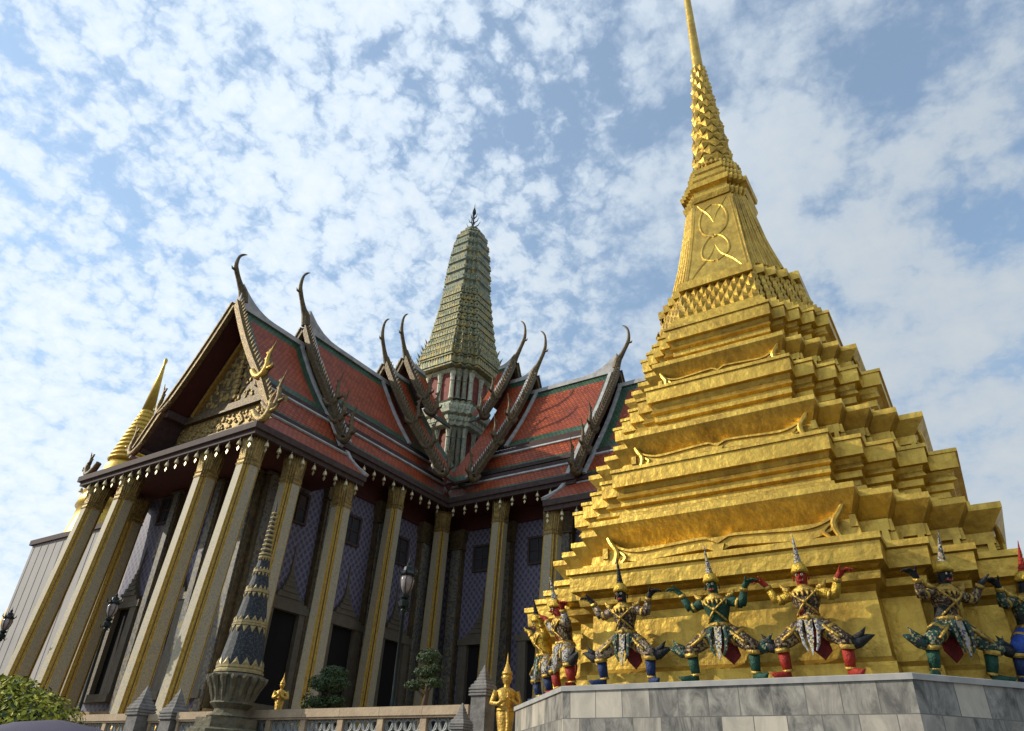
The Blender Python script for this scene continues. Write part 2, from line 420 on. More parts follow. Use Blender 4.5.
# ------------------------------------------------------------------ golden chedi
XC, YC = -3.298, 15.128
def redent(h, w, n=4):
    s = (h-w)/n; q = [(w, h)]
    for i in range(n):
        q += [(w+i*s, h-(i+1)*s), (w+(i+1)*s, h-(i+1)*s)]
    pts = []; x = q
    for k in range(4):
        pts += x; x = [(py, -px) for px, py in x]
    return pts, [0]*0
def ring(h, w, z, n=4, cx=XC, cy=YC):
    return [(cx+px, cy+py, z) for px, py in redent(h, w, n)[0]]
def rloft(b, levels, n=4, mi=0, cx=XC, cy=YC):
    b.loft([ring(h, w, z, n, cx, cy) for z, h, w in levels], mi)

chedi = thing('golden_chedi', (XC, YC, 0), 'tall gilded redented chedi tapering to a needle spire on an octagonal grey marble pedestal', 'chedi')
HP, WP, ZP = 4.72, 2.42, 2.80
octo = [(WP,HP),(HP,WP),(HP,-WP),(WP,-HP),(-WP,-HP),(-HP,-WP),(-HP,WP),(-WP,HP)]
b = MB()
def oring(d, z): return [(XC+px*(1+d/HP), YC+py*(1+d/HP), z) for px, py in octo]
b.loft([oring(.12,0), oring(.12,.25), oring(.04,.33), oring(0,.36), oring(0,ZP-.075)])
ped = b.build('pedestal', marble, chedi, uv=planar_uv)
b = MB(); b.loft([oring(.03,ZP-.075), oring(.035,ZP-.01), oring(.02,ZP)])
b.build('coping', mat('pale_marble', (0.42,0.41,0.38), 0.4, spots=(0.30,0.30,0.29), vscale=5), ped)

b = MB()
rloft(b, [(ZP,4.22,2.25),(ZP+.22,4.22,2.25),(ZP+.30,4.12,2.2),(3.95,4.10,2.18),(4.02,4.2,2.22),(4.06,4.34,2.3),(4.16,4.36,2.32),(4.20,4.30,2.28),(4.25,4.40,2.34),(4.27,4.50,2.40),(4.52,4.52,2.41),(4.54,4.58,2.44),(4.63,4.58,2.44),(4.64,4.2,2.2),(4.9,3.6,1.9)])
b.build('base_tier', gold, chedi)

def face_xf(k):
    a = k*PI/2; c, s = round(math.cos(a)), round(math.sin(a))
    return lambda x, y, z: (XC + x*c - y*s, YC + x*s + y*c, z)     # local -y is outward for k=0
def lion_band(b, z0, z1, h, w, n=4):
    """apron swags on the main faces, stubby curled feet on every redent face"""
    H = z1-z0; s = (h-w)/n
    for k in range(4):
        X = face_xf(k)
        # apron: a moulded band with a fine upper bead, dipping to a pendant at the middle
        cz_ = []
        for i in range(41):
            t = -1+i/20; a = abs(t)
            cz_.append((t*w*.88, z0+H*(.50 + .17*max(0,(a-.70)/.30)**2 - .12*math.exp(-(a/.06)**2) + .05*math.cos(a*PI))))
        for (u0, q0), (u1, q1) in zip(cz_, cz_[1:]):
            for lo_, hi_, o_ in ((-.20,-.04,.05),(-.05,0,.09),(-.24,-.19,.075)):
                b.hexa([X(u0,-(h+o_),q0+lo_*H),X(u1,-(h+o_),q1+lo_*H),X(u1,-(h-.06),q1+lo_*H),X(u0,-(h-.06),q0+lo_*H),
                        X(u0,-(h+o_),q0+hi_*H),X(u1,-(h+o_),q1+hi_*H),X(u1,-(h-.06),q1+hi_*H),X(u0,-(h-.06),q0+hi_*H)])
        b.extr([X(-.11,-(h+.05),z0+H*.36),X(.11,-(h+.05),z0+H*.36),X(.07,-(h+.05),z0+H*.2),X(0,-(h+.05),z0+H*.02),X(-.07,-(h+.05),z0+H*.2)], Vector(X(0,-(h+.11),0))-Vector(X(0,-(h+.05),0)))
        for sgn in (-1, 1):
            b.ctube([X(sgn*w*.99,-(h+.02),z0+H*.98), X(sgn*w*.93,-(h+.07),z0+H*.70), X(sgn*w*.87,-(h+.08),z0+H*.46), X(sgn*w*.90,-(h+.08),z0+H*.2), X(sgn*w*.97,-(h+.12),z0+H*.03)], [.02,.045,.05,.04,.06], 7)
            b.ctube([X(sgn*w*.86,-(h+.06),z0+H*.5), X(sgn*w*.79,-(h+.08),z0+H*.34), X(sgn*w*.83,-(h+.08),z0+H*.2), X(sgn*w*.80,-(h+.06),z0+H*.03)], [.025,.035,.03,.035], 6)
            for i in range(n):
                xa = w+i*s; y = h-(i+1)*s
                x0, x1 = sgn*(xa+.04*s), sgn*(xa+.99*s)
                for u, v in ((0.05,0.30),(0.68,0.96)):
                    xs = sorted((sgn*(xa+u*s), sgn*(xa+v*s)))
                    P8 = [X(xs[0],-(y+.10),z0),X(xs[1],-(y+.10),z0),X(xs[1],-(y-.05),z0),X(xs[0],-(y-.05),z0),
                          X(xs[0]+.02,-(y+.05),z0+H*.5),X(xs[1]-.02,-(y+.05),z0+H*.5),X(xs[1]-.02,-(y-.05),z0+H*.5),X(xs[0]+.02,-(y-.05),z0+H*.5)]
                    b.hexa(P8)
                xs = sorted((x0, x1))
                b.hexa([X(xs[0],-(y+.055),z0+H*.40),X(xs[1],-(y+.055),z0+H*.40),X(xs[1],-(y-.05),z0+H*.40),X(xs[0],-(y-.05),z0+H*.40),
                        X(xs[0],-(y+.04),z0+H*.62),X(xs[1],-(y+.04),z0+H*.62),X(xs[1],-(y-.05),z0+H*.62),X(xs[0],-(y-.05),z0+H*.62)])
def tier(zb, hb, zf, hf, z0, z1, h1, w1, ztop, htop, wtop):
    """lion band zb..zf then mouldings up to the fascia z0..z1"""
    KK = .55+.45*hb/4
    wr = .52
    b = MB()
    rloft(b, [(zb-.3,hb-.35,(hb-.35)*wr),(zb,hb-.14*KK,(hb-.14*KK)*.535),(zb+(zf-zb)*.40,hb-.22*KK,(hb-.22*KK)*.54),(zb+(zf-zb)*.50,hb-.22*KK,(hb-.22*KK)*.54),(zf-.10,hf+.015,hf*.548),(zf-.09,hf+.02,hf*.548),(zf,hf+.02,hf*.548),(zf+.01,hf-.22,(hf-.22)*.53)])
    lion_band(b, zb+.01, zf-.12, hb-.16*KK, (hb-.16*KK)*.54)
    g = z0-zf
    rloft(b, [(zf-.05,hf-.25,(hf-.25)*wr),(zf+.10*g,h1-.02,w1-.01),(zf+.20*g,h1-.02,w1-.01),(zf+.24*g,h1-.12,w1-.06),(zf+.34*g,h1-.14,w1-.07),(zf+.40*g,h1-.24,w1-.13),(zf+.52*g,h1-.25,w1-.13),(zf+.56*g,h1-.17,w1-.09),(zf+.70*g,h1-.16,w1-.09),(zf+.74*g,h1-.08,w1-.04),(zf+.88*g,h1-.14,w1-.08),(z0-.01,h1-.10,w1-.05),(z0,h1-.01,w1),(z1-.07,h1,w1),(z1-.065,h1+.035,w1+.02),(z1,h1+.035,w1+.02),(z1+.005,h1-.3,w1-.15),(ztop,h1-.6,w1-.3)])
    return b.build('tier', gold, chedi)
tier(4.64,3.98, 5.60,4.02, 6.36,6.70,3.66,1.95, 6.9,0,0)
tier(6.70,3.30, 7.55,3.34, 8.45,8.79,2.84,1.47, 8.9,0,0)
tier(8.79,2.54, 9.52,2.55, 10.30,10.64,2.17,1.17, 10.8,0,0)
b = MB()
rloft(b, [(10.6,1.9,1.0),(10.72,2.06,1.1),(10.82,2.06,1.1),(10.86,1.98,1.05),(10.96,1.98,1.05),(11.0,1.86,.98),(11.9,1.62,.86),(11.92,1.74,.89),(12.14,1.75,.89),(12.16,1.70,.87),(12.2,1.4,.7)])
for k in range(4):
    X = face_xf(k)
    def petal(xc, yb, hw, z0, z1, out):
        p = [X(xc-hw,-yb,(z0+z1)/2), X(xc,-yb-.005,z0), X(xc+hw,-yb,(z0+z1)/2), X(xc,-yb-.005,z1), X(xc,-yb-out,(z0+z1)/2)]
        b.add(p, [(0,1,4),(1,2,4),(2,3,4),(3,0,4)])
    for row in range(4):
        z0 = 11.0+row*.225; hh = 1.86-(row+.5)*.06
        ww = .98-row*.03
        for i in range(9):
            petal((-1+2*(i+.5*(row%2))/8.5+0.03)*ww*.93, hh, .115, z0-.06, z0+.33, .09)
        for sgn in (-1,1):
            s = (hh-ww)/4
            for i in range(4): petal(sgn*(ww+(i+.5)*s), hh-(i+1)*s, s*.5, z0-.06, z0+.33, .08)
b.build('lotus_band', gold, chedi)
b = MB()
LV = [(12.16,1.50,.80),(12.35,1.44,.80),(13.2,1.22,.71),(14.2,1.02,.62),(15.1,.88,.56),(15.42,.80,.53),(15.44,.6,.4)]
rloft(b, LV)
def bell_h(z):
    for (a,h0,w0),(c,h1,w1) in zip(LV[1:],LV[2:]):
        if a <= z <= c: t=(z-a)/(c-a); return h0+(h1-h0)*t, w0+(w1-w0)*t
    return .8,.53
for k in range(4):
    X = face_xf(k)
    def onf(u, z, o=.015):
        h, w = bell_h(z); return X(u*w, -(h+o-.022), z)
    for sgn in (-1,1):
        b.ctube([onf(sgn*.93,12.4),onf(sgn*.92,13.4),onf(sgn*.90,14.4),onf(sgn*.86,15.2)], .026, 6)
        b.ctube([onf(sgn*.78,12.4),onf(sgn*.55,12.75),onf(sgn*.2,13.1),onf(0,13.5)], [.02,.035,.03,.012], 6)
        b.ctube([onf(sgn*.74,15.3),onf(sgn*.5,15.05),onf(sgn*.18,14.75),onf(0,14.4)], [.02,.03,.026,.012], 6)
        b.ctube([onf(sgn*.05,12.85),onf(sgn*.42,13.05),onf(sgn*.5,13.4),onf(sgn*.3,13.75),onf(0,13.9)], .034, 6)
        b.ctube([onf(0,13.8),onf(sgn*.45,14.05),onf(sgn*.62,14.5),onf(sgn*.45,14.95),onf(0,15.15)], .034, 6)
        for i in range(4):
            pts = []
            for z in (12.4,13.4,14.4,15.3):
                h, w = bell_h(z); s = (h-w)/4
                pts.append(X(sgn*(w+(i+1)*s-.03), -(h-(i+1)*s+.01), z))
            b.tube(pts, .03, 5)
b.build('bell', gold, chedi)
b = MB()
rloft(b, [(15.42,.84,.50),(15.55,.90,.53),(15.62,.90,.53),(15.66,.78,.46),(15.85,.80,.47),(15.9,.92,.54),(16.05,.95,.56),(16.08,.86,.5),(16.2,.74,.44),(16.3,.80,.47),(16.42,.80,.47),(16.46,.68,.4),(16.6,.66,.38),(16.65,.70,.4),(16.8,.70,.4),(16.85,.6,.34)])
for i in range(36):
    a = 2*PI*i/36; b.ball((XC+.70*math.cos(a), YC+.70*math.sin(a), 16.92), .055,.055,.08, 6)
b.build('neck', gold, chedi)
b = MB()
zs = [16.85+5.2*i/16 for i in range(17)]
def cr(z): return .60-.415*(z-16.85)/5.2
prof = []
for i in range(16):
    prof += [(cr(zs[i])*.90, zs[i]), (cr(zs[i])*1.0, zs[i]+.06), (cr(zs[i+1])*.93, zs[i]+.24)]
prof.append((.17, 22.05))
b.lathe(XC, YC, prof, 14)
rnd = random.Random(3)
for i in range(16):
    n = 9; r_ = cr(zs[i]); hz = .42
    for k in range(n):
        a = 2*PI*(k+.5*(i%2))/n; w = 2*PI*r_/n*.52
        t = Vector((-math.sin(a), math.cos(a), 0)); o = Vector((math.cos(a), math.sin(a), 0))
        c = Vector((XC,YC,zs[i]+.1)) + o*r_*.94
        b.add([c-t*w, c-Vector((0,0,hz*.45)), c+t*w, c+Vector((0,0,hz*.55))-o*.03, c+o*(.055+.05*r_+rnd.random()*.03)], [(0,1,4),(1,2,4),(2,3,4),(3,0,4)])
b.build('petalled_cone', gold, chedi)
b = MB()
pr = [(.175,22.0),(.17,22.1)]
for i in range(24):
    z = 22.1+i*.42; r_ = .17-.0065*i
    pr += [(r_, z+.02), (r_*.985, z+.36), (r_*.95, z+.40)]
pr += [(.01, 33.0)]
b.lathe(XC, YC, pr, 14)
b.build('needle_spire', gold, chedi, smooth=True)

# ------------------------------------------------------------------ temple
TX, TY = -32.84, 40.96
temple = thing('temple', (TX, TY, TZ), 'cruciform temple with red tiled gable roofs, gilded mosaic columns and a green grey tower', 'temple')
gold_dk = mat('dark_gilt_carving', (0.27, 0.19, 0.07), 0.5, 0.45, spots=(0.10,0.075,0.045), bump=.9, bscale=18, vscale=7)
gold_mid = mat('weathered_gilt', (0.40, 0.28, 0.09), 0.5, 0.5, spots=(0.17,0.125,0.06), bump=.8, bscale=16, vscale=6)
FR = lambda s, d, z: Vector((TX+d, TY-s, z))       # front arm: s runs towards -Y
RT = lambda s, d, z: Vector((TX+s, TY-d, z))       # right arm: s runs towards +X
def roof_sheet(b, M, s0, s1, prof, sides=(1,-1), mg=.55, th=.14, split=True):
    """one pitched sheet with green margins; faces carry uv in metres"""
    ss = [s0, s0+mg, s1-mg, s1] if split and s1-s0 > 3*mg else [s0, s1]
    # resample profile
    ln = [0]
    for a, c in zip(prof, prof[1:]): ln.append(ln[-1]+math.hypot(c[0]-a[0], c[1]-a[1]))
    T = ln[-1]
    cuts = sorted(set([0, min(mg, T*.3)] + ln[1:-1] + [T-min(mg*.8, T*.25), T])) if split else ln
    def at(t):
        for i in range(len(ln)-1):
            if t <= ln[i+1]+1e-6:
                f = (t-ln[i])/(ln[i+1]-ln[i]); return (prof[i][0]+(prof[i+1][0]-prof[i][0])*f, prof[i][1]+(prof[i+1][1]-prof[i][1])*f)
        return prof[-1]
    for sg in sides:
        for i in range(len(ss)-1):
            for j in range(len(cuts)-1):
                (d0, z0), (d1, z1) = at(cuts[j]), at(cuts[j+1])
                green = split and (i in (0, len(ss)-2) and len(ss) > 2 or cuts[j] < mg*.9 and T > 2 or cuts[j+1] > T-1e-3)
                b.add([M(ss[i],sg*d0,z0), M(ss[i+1],sg*d0,z0), M(ss[i+1],sg*d1,z1), M(ss[i],sg*d1,z1)], [(0,1,2,3)], 1 if green else 0)
        d, z = prof[-1]
        b.add([M(s0,sg*d,z), M(s1,sg*d,z), M(s1,sg*d,z-th), M(s0,sg*d,z-th)], [(0,1,2,3)], 2)
        # underside
        for j in range(len(prof)-1):
            (d0,z0),(d1,z1) = prof[j], prof[j+1]
            b.add([M(s0,sg*d0,z0-th), M(s1,sg*d0,z0-th), M(s1,sg*d1,z1-th), M(s0,sg*d1,z1-th)], [(0,1,2,3)], 2)
        for s in (s0, s1):
            for j in range(len(prof)-1):
                (d0,z0),(d1,z1) = prof[j], prof[j+1]
                b.add([M(s,sg*d0,z0), M(s,sg*d1,z1), M(s,sg*d1,z1-th), M(s,sg*d0,z0-th)], [(0,1,2,3)], 2)
def seg_box(b, M, s0, s1, d0, d1, z0, z1, mi=0):
    b.hexa([M(s0,d0,z0),M(s1,d0,z0),M(s1,d1,z0),M(s0,d1,z0),M(s0,d0,z1),M(s1,d0,z1),M(s1,d1,z1),M(s0,d1,z1)], mi)
def path_strip(b, M, s0, s1, pts, lift0, lift1, sg=1, mi=0):
    """band following a profile, between lift0 and lift1 above it"""
    pts = [Vector((d, z)) for d, z in pts]; nr = []
    for i in range(len(pts)):
        t = (pts[min(i+1,len(pts)-1)]-pts[max(i-1,0)]).normalized(); nr.append(Vector((-t.y, t.x)))
    for i in range(len(pts)-1):
        q = []
        for s in (s0, s1):
            for p, n, l in ((pts[i],nr[i],lift0),(pts[i+1],nr[i+1],lift0),(pts[i+1],nr[i+1],lift1),(pts[i],nr[i],lift1)):
                x = p+n*l; q.append(M(s, sg*x.x, x.y))
        b.hexa(q, mi)
def dense(prof, step=.33):
    out = []
    for (a,z),(c,y) in zip(prof, prof[1:]):
        n = max(1, int(math.hypot(c-a, y-z)/step))
        out += [(a+(c-a)*i/n, z+(y-z)*i/n) for i in range(n)]
    return out+[prof[-1]]
def chofa(M, s, z, h=3.3, dcent=0):
    b = MB()
    pts = [(-.35,-.7,.30),(-.15,0,.27),(.12,.40*h/3.3,.19),(.42,.95*h/3.3,.15),(.66,1.45*h/3.3,.15),(.78,1.85*h/3.3,.13),(.80,2.4*h/3.3,.105),(.72,2.9*h/3.3,.085),(.52,3.25*h/3.3,.07),(.30,3.45*h/3.3,.02)]
    b.ctube([M(s+a, dcent, z+c) for a, c, r in pts], [r for a, c, r in pts], 8)
    b.tube([M(s+.70, dcent, z+1.50*h/3.3), M(s+.98, dcent, z+1.45*h/3.3), M(s+1.06, dcent, z+1.62*h/3.3)], [.13,.07,.01], 6)
    return b.build('chofa', gold_old, temple)
def hang_hong(b, M, s, d, z, sg, h=1.9, mi=0):
    # naga head finial: neck sweeps outward then up, with a comb of flames
    pts = [(-.55,.45,.20),(-.15,.02,.24),(.25,-.12,.24),(.52,.15,.21),(.58,.55,.17),(.50,h*.48,.14),(.52,h*.70,.10),(.66,h*.9,.05),(.74,h*1.06,.01)]
    b.ctube([M(s+.05, sg*(d+a), z+c) for a, c, r in pts], [r*.78 for a, c, r in pts], 7, mi)
    for i in range(4):
        a, c, r = pts[3+i]
        b.add([M(s+.12, sg*(d+a-.02), z+c-.05), M(s-.02, sg*(d+a-.02), z+c-.05), M(s+.05, sg*(d+a-.30), z+c+.22), M(s+.05, sg*(d+a-.05), z+c+.3)], [(0,1,2),(0,2,3),(1,3,2),(0,3,1)], mi)
    b.tube([M(s+.05, sg*(d+.55), z+.2), M(s+.05, sg*(d+.95), z+.28), M(s+.05, sg*(d+1.02), z+.52)], [.12,.07,.01], 6, mi)
def bargeboard(M, s, prof, ends, m, sides=(1,-1), finials=True, w=.34):
    b = MB(); dp = dense(prof, .30)
    for sg in sides:
        path_strip(b, M, s-.12, s+.16, dp, -.12, w*.55, sg)
        path_strip(b, M, s-.04, s+.24, dp, w*.55, w*.55+.10, sg)
        # row of flame shaped leaves along the upper edge
        for i in range(1, len(dp)-1):
            p, q = Vector(dp[i]), Vector(dp[i+1]); t = (q-p).normalized(); n = Vector((-t.y, t.x))
            if n.y < 0: n = -n
            base = p + n*(w*.55+.08)
            tip = base + n*.40 - t*.22
            e1, e2 = base - t*.13, base + t*.15
            P = lambda v, o: M(s+o, sg*v.x, v.y)
            b.add([P(e1,-.03), P(e2,-.03), P(e2,.13), P(e1,.13), P(tip,.05)], [(0,1,4),(1,2,4),(2,3,4),(3,0,4),(0,3,2,1)])
    o = b.build('bargeboard', m, temple)
    if finials:
        for sg in sides:
            for d, z in ends:
                f = MB(); hang_hong(f, M, s, d, z, sg); f.build('naga_finial', m, o, smooth=True)
    return o
def ridge_cap(M, s0, s1, z, up=1.25, ln=2.8):
    b = MB(); n = 14; prev = None
    for i in range(n+1):
        s = s0+(s1-s0)*i/n; u = max(0, (s-(s1-ln))/ln)
        top = z+.22+up*u**2.2
        cur = [M(s,-.20,z-.12), M(s,.20,z-.12), M(s,.16,top), M(s,-.16,top)]
        if prev: b.hexa(prev+cur)
        prev = cur
    b.build('ridge_cap', plaster, temple)
def skirt(M, s0, s1, prof, sides=(1,-1), eave=False, lcut=0):
    (d0, z0), (d1, z1) = prof[0], prof[-1]
    for sg in sides:
        b = MB(); roof_sheet(b, M, s0, s1, prof, (sg,), mg=.22, th=.12)
        o = b.build('roof_skirt', [roof_red, roof_green, eave_wood], temple, uv=planar_uv)
        w = MB(); f = MB()
        path_strip(w, M, s0, s1-(lcut if sg < 0 else 0), [(d0+.02, z0-.04),(d0+.14, z0-.20)], .0, .10, sg)
        a, c = sorted((sg*(d0-.42), sg*(d0-.02)))
        rb = MB(); seg_box(rb, M, s0, s1, a, c, z0-.12, z0+.32); rb.build('riser_board', eave_wood, o)
        a, c = sorted((sg*(d1-.25), sg*(d1+.06)))
        if eave:
            seg_box(f, M, s0-.02, s1+.02, a, c, z1-.34, z1-.02)
            a, c = sorted((sg*(d1-.25), sg*(d1-.06)))
            seg_box(f, M, s0-.02, s1+.02, a, c, z1-.60, z1-.34)
        else: seg_box(f, M, s0, s1, a, c, z1-.26, z1-.03)
        w.build('plaster_line', plaster, o)
        f.build('eave_board', eave_wood, o)
def end_strip(M, s, prof, sides=(1,-1)):
    for sg in sides:
        b = MB(); path_strip(b, M, s-.12, s+.14, dense(prof, .6), .02, .16, sg)
        b.build('plaster_edge', plaster, temple)
def main_roof(M, s0, s1, prof, sides=(1,-1)):
    b = MB(); roof_sheet(b, M, s0, s1, prof, sides, mg=.9)
    b.build('roof', [roof_red, roof_green, red_lacquer], temple, uv=planar_uv)

def concave(z0, d1, z1, sag=.28, n=6):
    out = []
    for i in range(n+1):
        t = i/n; out.append((d1*t, z0+(z1-z0)*t - sag*math.sin(PI*t)))
    return out
# ---- front arm
SA0, SA1 = 16.4, 21.75      # porch section
pA = concave(25.75, 3.95, 19.65)
main_roof(FR, SA0, SA1, pA); ridge_cap(FR, SA0, SA1, 25.75)
skirt(FR, SA0, SA1-.1, [(4.15,19.25),(5.35,17.45)], lcut=2.2)
SB0, SB1 = 6.4, 16.6
pB = concave(27.05, 3.5, 21.1)
main_roof(FR, SB0, SB1, pB); ridge_cap(FR, SB0, SB1, 27.05)
skirt(FR, 7.0, SB1-.1, [(3.78,20.55),(4.50,19.35)])
skirt(FR, 6.4, SB1-.1, [(4.70,19.05),(5.50,17.75)], eave=True)
bargeFull_A = pA+[(4.3,19.2),(5.5,17.3)]
bargeFull_B = pB+[(3.9,20.4),(5.45,17.8)]
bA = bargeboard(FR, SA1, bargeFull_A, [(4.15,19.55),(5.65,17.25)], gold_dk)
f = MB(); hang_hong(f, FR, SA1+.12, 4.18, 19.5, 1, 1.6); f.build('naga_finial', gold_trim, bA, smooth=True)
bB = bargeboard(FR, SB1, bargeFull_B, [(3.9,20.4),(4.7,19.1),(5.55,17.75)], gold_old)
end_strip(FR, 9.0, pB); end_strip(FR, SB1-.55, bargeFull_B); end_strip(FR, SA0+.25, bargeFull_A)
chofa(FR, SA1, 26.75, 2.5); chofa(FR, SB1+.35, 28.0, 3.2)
# porch eave: hipped skirt on three sides
b = MB(); f = MB(); w = MB(); W2 = []
E0, E1, ZI, ZE = 5.6, 7.3, 17.0, 15.42
FY0, FY1 = 21.9, 23.38          # s of inner and outer front edge
for sg in (1,-1):
    b.add([FR(SA0-.3,sg*E0,ZI),FR(FY0-.6,sg*E0,ZI),FR(FY0,sg*E0,16.5),FR(FY1,sg*E1,ZE),FR(SA0-.3,sg*E1,ZE)], [(0,1,3,4),(1,2,3)])
    a, c = sorted((sg*(E1-.28), sg*(E1+.05)))
    seg_box(f, FR, SA0-.3, FY1+.05, a, c, ZE-.30, ZE)
    a, c = sorted((sg*(E1-.28), sg*(E1-.09)))
    seg_box(f, FR, SA0-.3, FY1-.09, a, c, ZE-.52, ZE-.30)
    w = MB(); W2.append(w); path_strip(w, FR, SA0-.2, FY0, [(E0+.05,ZI-.02),(E0+.2,ZI-.16)], 0, .10, sg)
    path_strip(w, FR, SA0-.38, SA0-.12, [(E0-.1,ZI+.2),(E0+.3,ZI-.35),(E0+.9,ZI-.92),(E1+.05,ZE+.02)], -.02, .12, sg)
b.add([FR(FY0,-E0,16.5),FR(FY0,E0,16.5),FR(FY1,E1,ZE),FR(FY1,-E1,ZE)], [(0,1,2,3)])
b.add([FR(FY0,-E0,16.5),FR(FY0,E0,16.5),FR(FY0-.6,E0,ZI),FR(FY0-.6,-E0,ZI)], [(0,1,2,3)], 1)
seg_box(f, FR, FY1-.28, FY1+.05, -E1+.28, E1-.28, ZE-.30, ZE)
seg_box(f, FR, FY1-.28, FY1-.09, -E1+.28, E1-.28, ZE-.52, ZE-.30)
b.add([FR(SA0-.3,-E1+.3,ZE-.12),FR(FY1-.3,-E1+.3,ZE-.12),FR(FY1-.3,E1-.3,ZE-.12),FR(SA0-.3,E1-.3,ZE-.12)], [(0,1,2,3)], 1)
pe = b.build('porch_roof', [roof_red, red_lacquer], temple, uv=planar_uv)
f.build('eave_board', eave_wood, pe)
for w in W2: w.build('plaster_line', plaster, pe)
for sg in (1,-1):
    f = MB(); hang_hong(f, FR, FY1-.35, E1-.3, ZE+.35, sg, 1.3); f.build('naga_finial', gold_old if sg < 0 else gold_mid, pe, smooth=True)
# pediment
PS = 20.2
b = MB()
def tri(b, s, pts, th, mi=0): b.extr([FR(s,d,z) for d, z in pts], FR(s-th,0,0)-FR(s,0,0), mi)
tri(b, PS, [(-3.3,19.7),(3.3,19.7),(.0,24.75)], .25)
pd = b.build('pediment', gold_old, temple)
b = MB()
for sg in (1,-1): b.bar(FR(PS+.1,sg*3.45,19.6), FR(PS+.1,0,24.85), .28, .22, FR(1,0,0)-FR(0,0,0))
b.build('pediment_frame', gold_trim, pd)
b = MB()          # carved leaves
rnd = random.Random(5)
for i in range(230):
    z = rnd.uniform(19.85, 24.2); lim = 3.2*(24.75-z)/5.0-.2
    if lim < .1: continue
    d = rnd.uniform(-lim, lim)
    b.ball(FR(PS+.02,d,z), rnd.uniform(.07,.16), .07, rnd.uniform(.07,.18), 6)
for i in range(14):
    z = 20.1+i*.33
    b.ball(FR(PS+.08,0,z), .34-.016*i, .14, .22, 8)
b.build('carved_leaf_relief', gold_mid, pd)
b = MB()
seg_box(b, FR, PS-.2, PS+.18, -4.1, 4.1, 19.25, 19.65); seg_box(b, FR, PS-.2, PS+.26, -4.15, 4.15, 19.12, 19.25)
seg_box(b, FR, PS-.2, PS+.16, -4.7, 4.7, 17.25, 17.95)
b.build('pediment_beam', gold_old, pd)
b = MB(); seg_box(b, FR, PS-.2, PS, -4.5, 4.5, 17.95, 19.12)
for i in range(150): b.ball(FR(PS+.02,rnd.uniform(-4.3,4.3),rnd.uniform(18.1,19.0)), rnd.uniform(.08,.15), .08, rnd.uniform(.08,.15), 6)
b.build('carved_panel', gold_mid, pd)
b = MB()        # dark red soffit behind the bargeboard
tri(b, PS-.3, [(-5.35,16.9),(5.35,16.9),(5.3,17.3),(3.75,19.35),(0,25.05),(-3.75,19.35),(-5.3,17.3)], .15)
b.build('gable_backing', red_lacquer, temple)
b = MB(); tri(b, SB1-.8, [(-5.3,17.7),(5.3,17.7),(3.5,20.9),(0,26.8),(-3.5,20.9)], .2)
b.build('gable_backing', gold_fine, temple)
# ---- upper gables near the crossing, front arm
pC = concave(28.5, 3.2, 22.9, .2)+[(4.9,20.6),(6.4,18.5)]
pD = concave(30.1, 2.3, 26.0, .2)+[(3.3,24.4)]
SC1, SD1 = 8.8, 6.86
def upper(M, s1, prof, zr, m, depth, ends, hch):
    main_roof(M, s1-depth, s1, prof); ridge_cap(M, s1-depth, s1, zr, .8, 1.5)
    bargeboard(M, s1, prof, ends, m); end_strip(M, s1-.5, prof)
    chofa(M, s1+.1, zr+.55, hch)
    q = [(max(0, d-.25), z-.25) for d, z in prof if z > prof[0][1]-5.2]
    g = MB(); g.extr([M(s1-.7,d,z) for d, z in q]+[M(s1-.7,-d,z) for d, z in q[:0:-1]], M(s1-.85,0,0)-M(s1-.7,0,0))
    g.build('gable_backing', red_lacquer, temple)
upper(FR, SC1, pC, 28.2, gold_old, 3.0, [(3.3,22.9),(4.9,20.7),(6.4,18.5)], 3.6)
upper(FR, SD1, pD, 29.9, gold_old, 2.3, [(2.35,26.0),(3.25,24.5)], 3.6)
# ---- right arm
X1 = 14.9
pRB = concave(28.4, 4.05, 22.0)
main_roof(RT, 5.0, X1, pRB); ridge_cap(RT, 5.0, X1, 28.4)
skirt(RT, 5.6, X1-.1, [(4.40,21.35),(5.25,19.85)])
skirt(RT, 5.0, X1-.1, [(5.80,18.95),(6.75,17.75)], eave=True)
fullRB = pRB+[(4.6,21.1),(6.75,17.7)]
bargeboard(RT, X1, fullRB, [(4.3,21.6),(5.4,19.7),(6.8,17.75)], gold_old); end_strip(RT, X1-.55, fullRB); end_strip(RT, 8.0, pRB)
chofa(RT, X1+.2, 29.3, 2.9)
pRA = concave(27.0, 4.3, 20.3)
main_roof(RT, X1, 22.5, pRA); ridge_cap(RT, X1, 22.5, 27.0)
skirt(RT, X1, 22.5, [(4.6,19.8),(5.9,18.0)])
skirt(RT, X1-.9, 23.5, [(6.4,17.3),(8.95,15.42)], eave=True)
end_strip(RT, X1+.15, pRA+[(4.6,19.8),(6.0,17.9)])
b = MB(); path_strip(b, RT, X1-1.0, X1-.74, [(6.2,17.6),(7.1,16.7),(8.2,15.95),(9.0,15.45)], -.02, .14)
b.build('plaster_edge', plaster, temple)
pRC = concave(30.0, 3.0, 24.6, .2)+[(4.6,22.2),(7.2,18.6)]
pRD = concave(31.8, 2.3, 27.4, .2)+[(3.8,25.0)]
upper(RT, 7.75, pRC, 29.9, gold_old, 2.3, [(3.1,24.5),(4.7,22.1),(7.2,18.5)], 3.6)
upper(RT, 5.75, pRD, 31.6, gold_old, 1.4, [(2.5,27.3),(3.8,25.0)], 3.6)

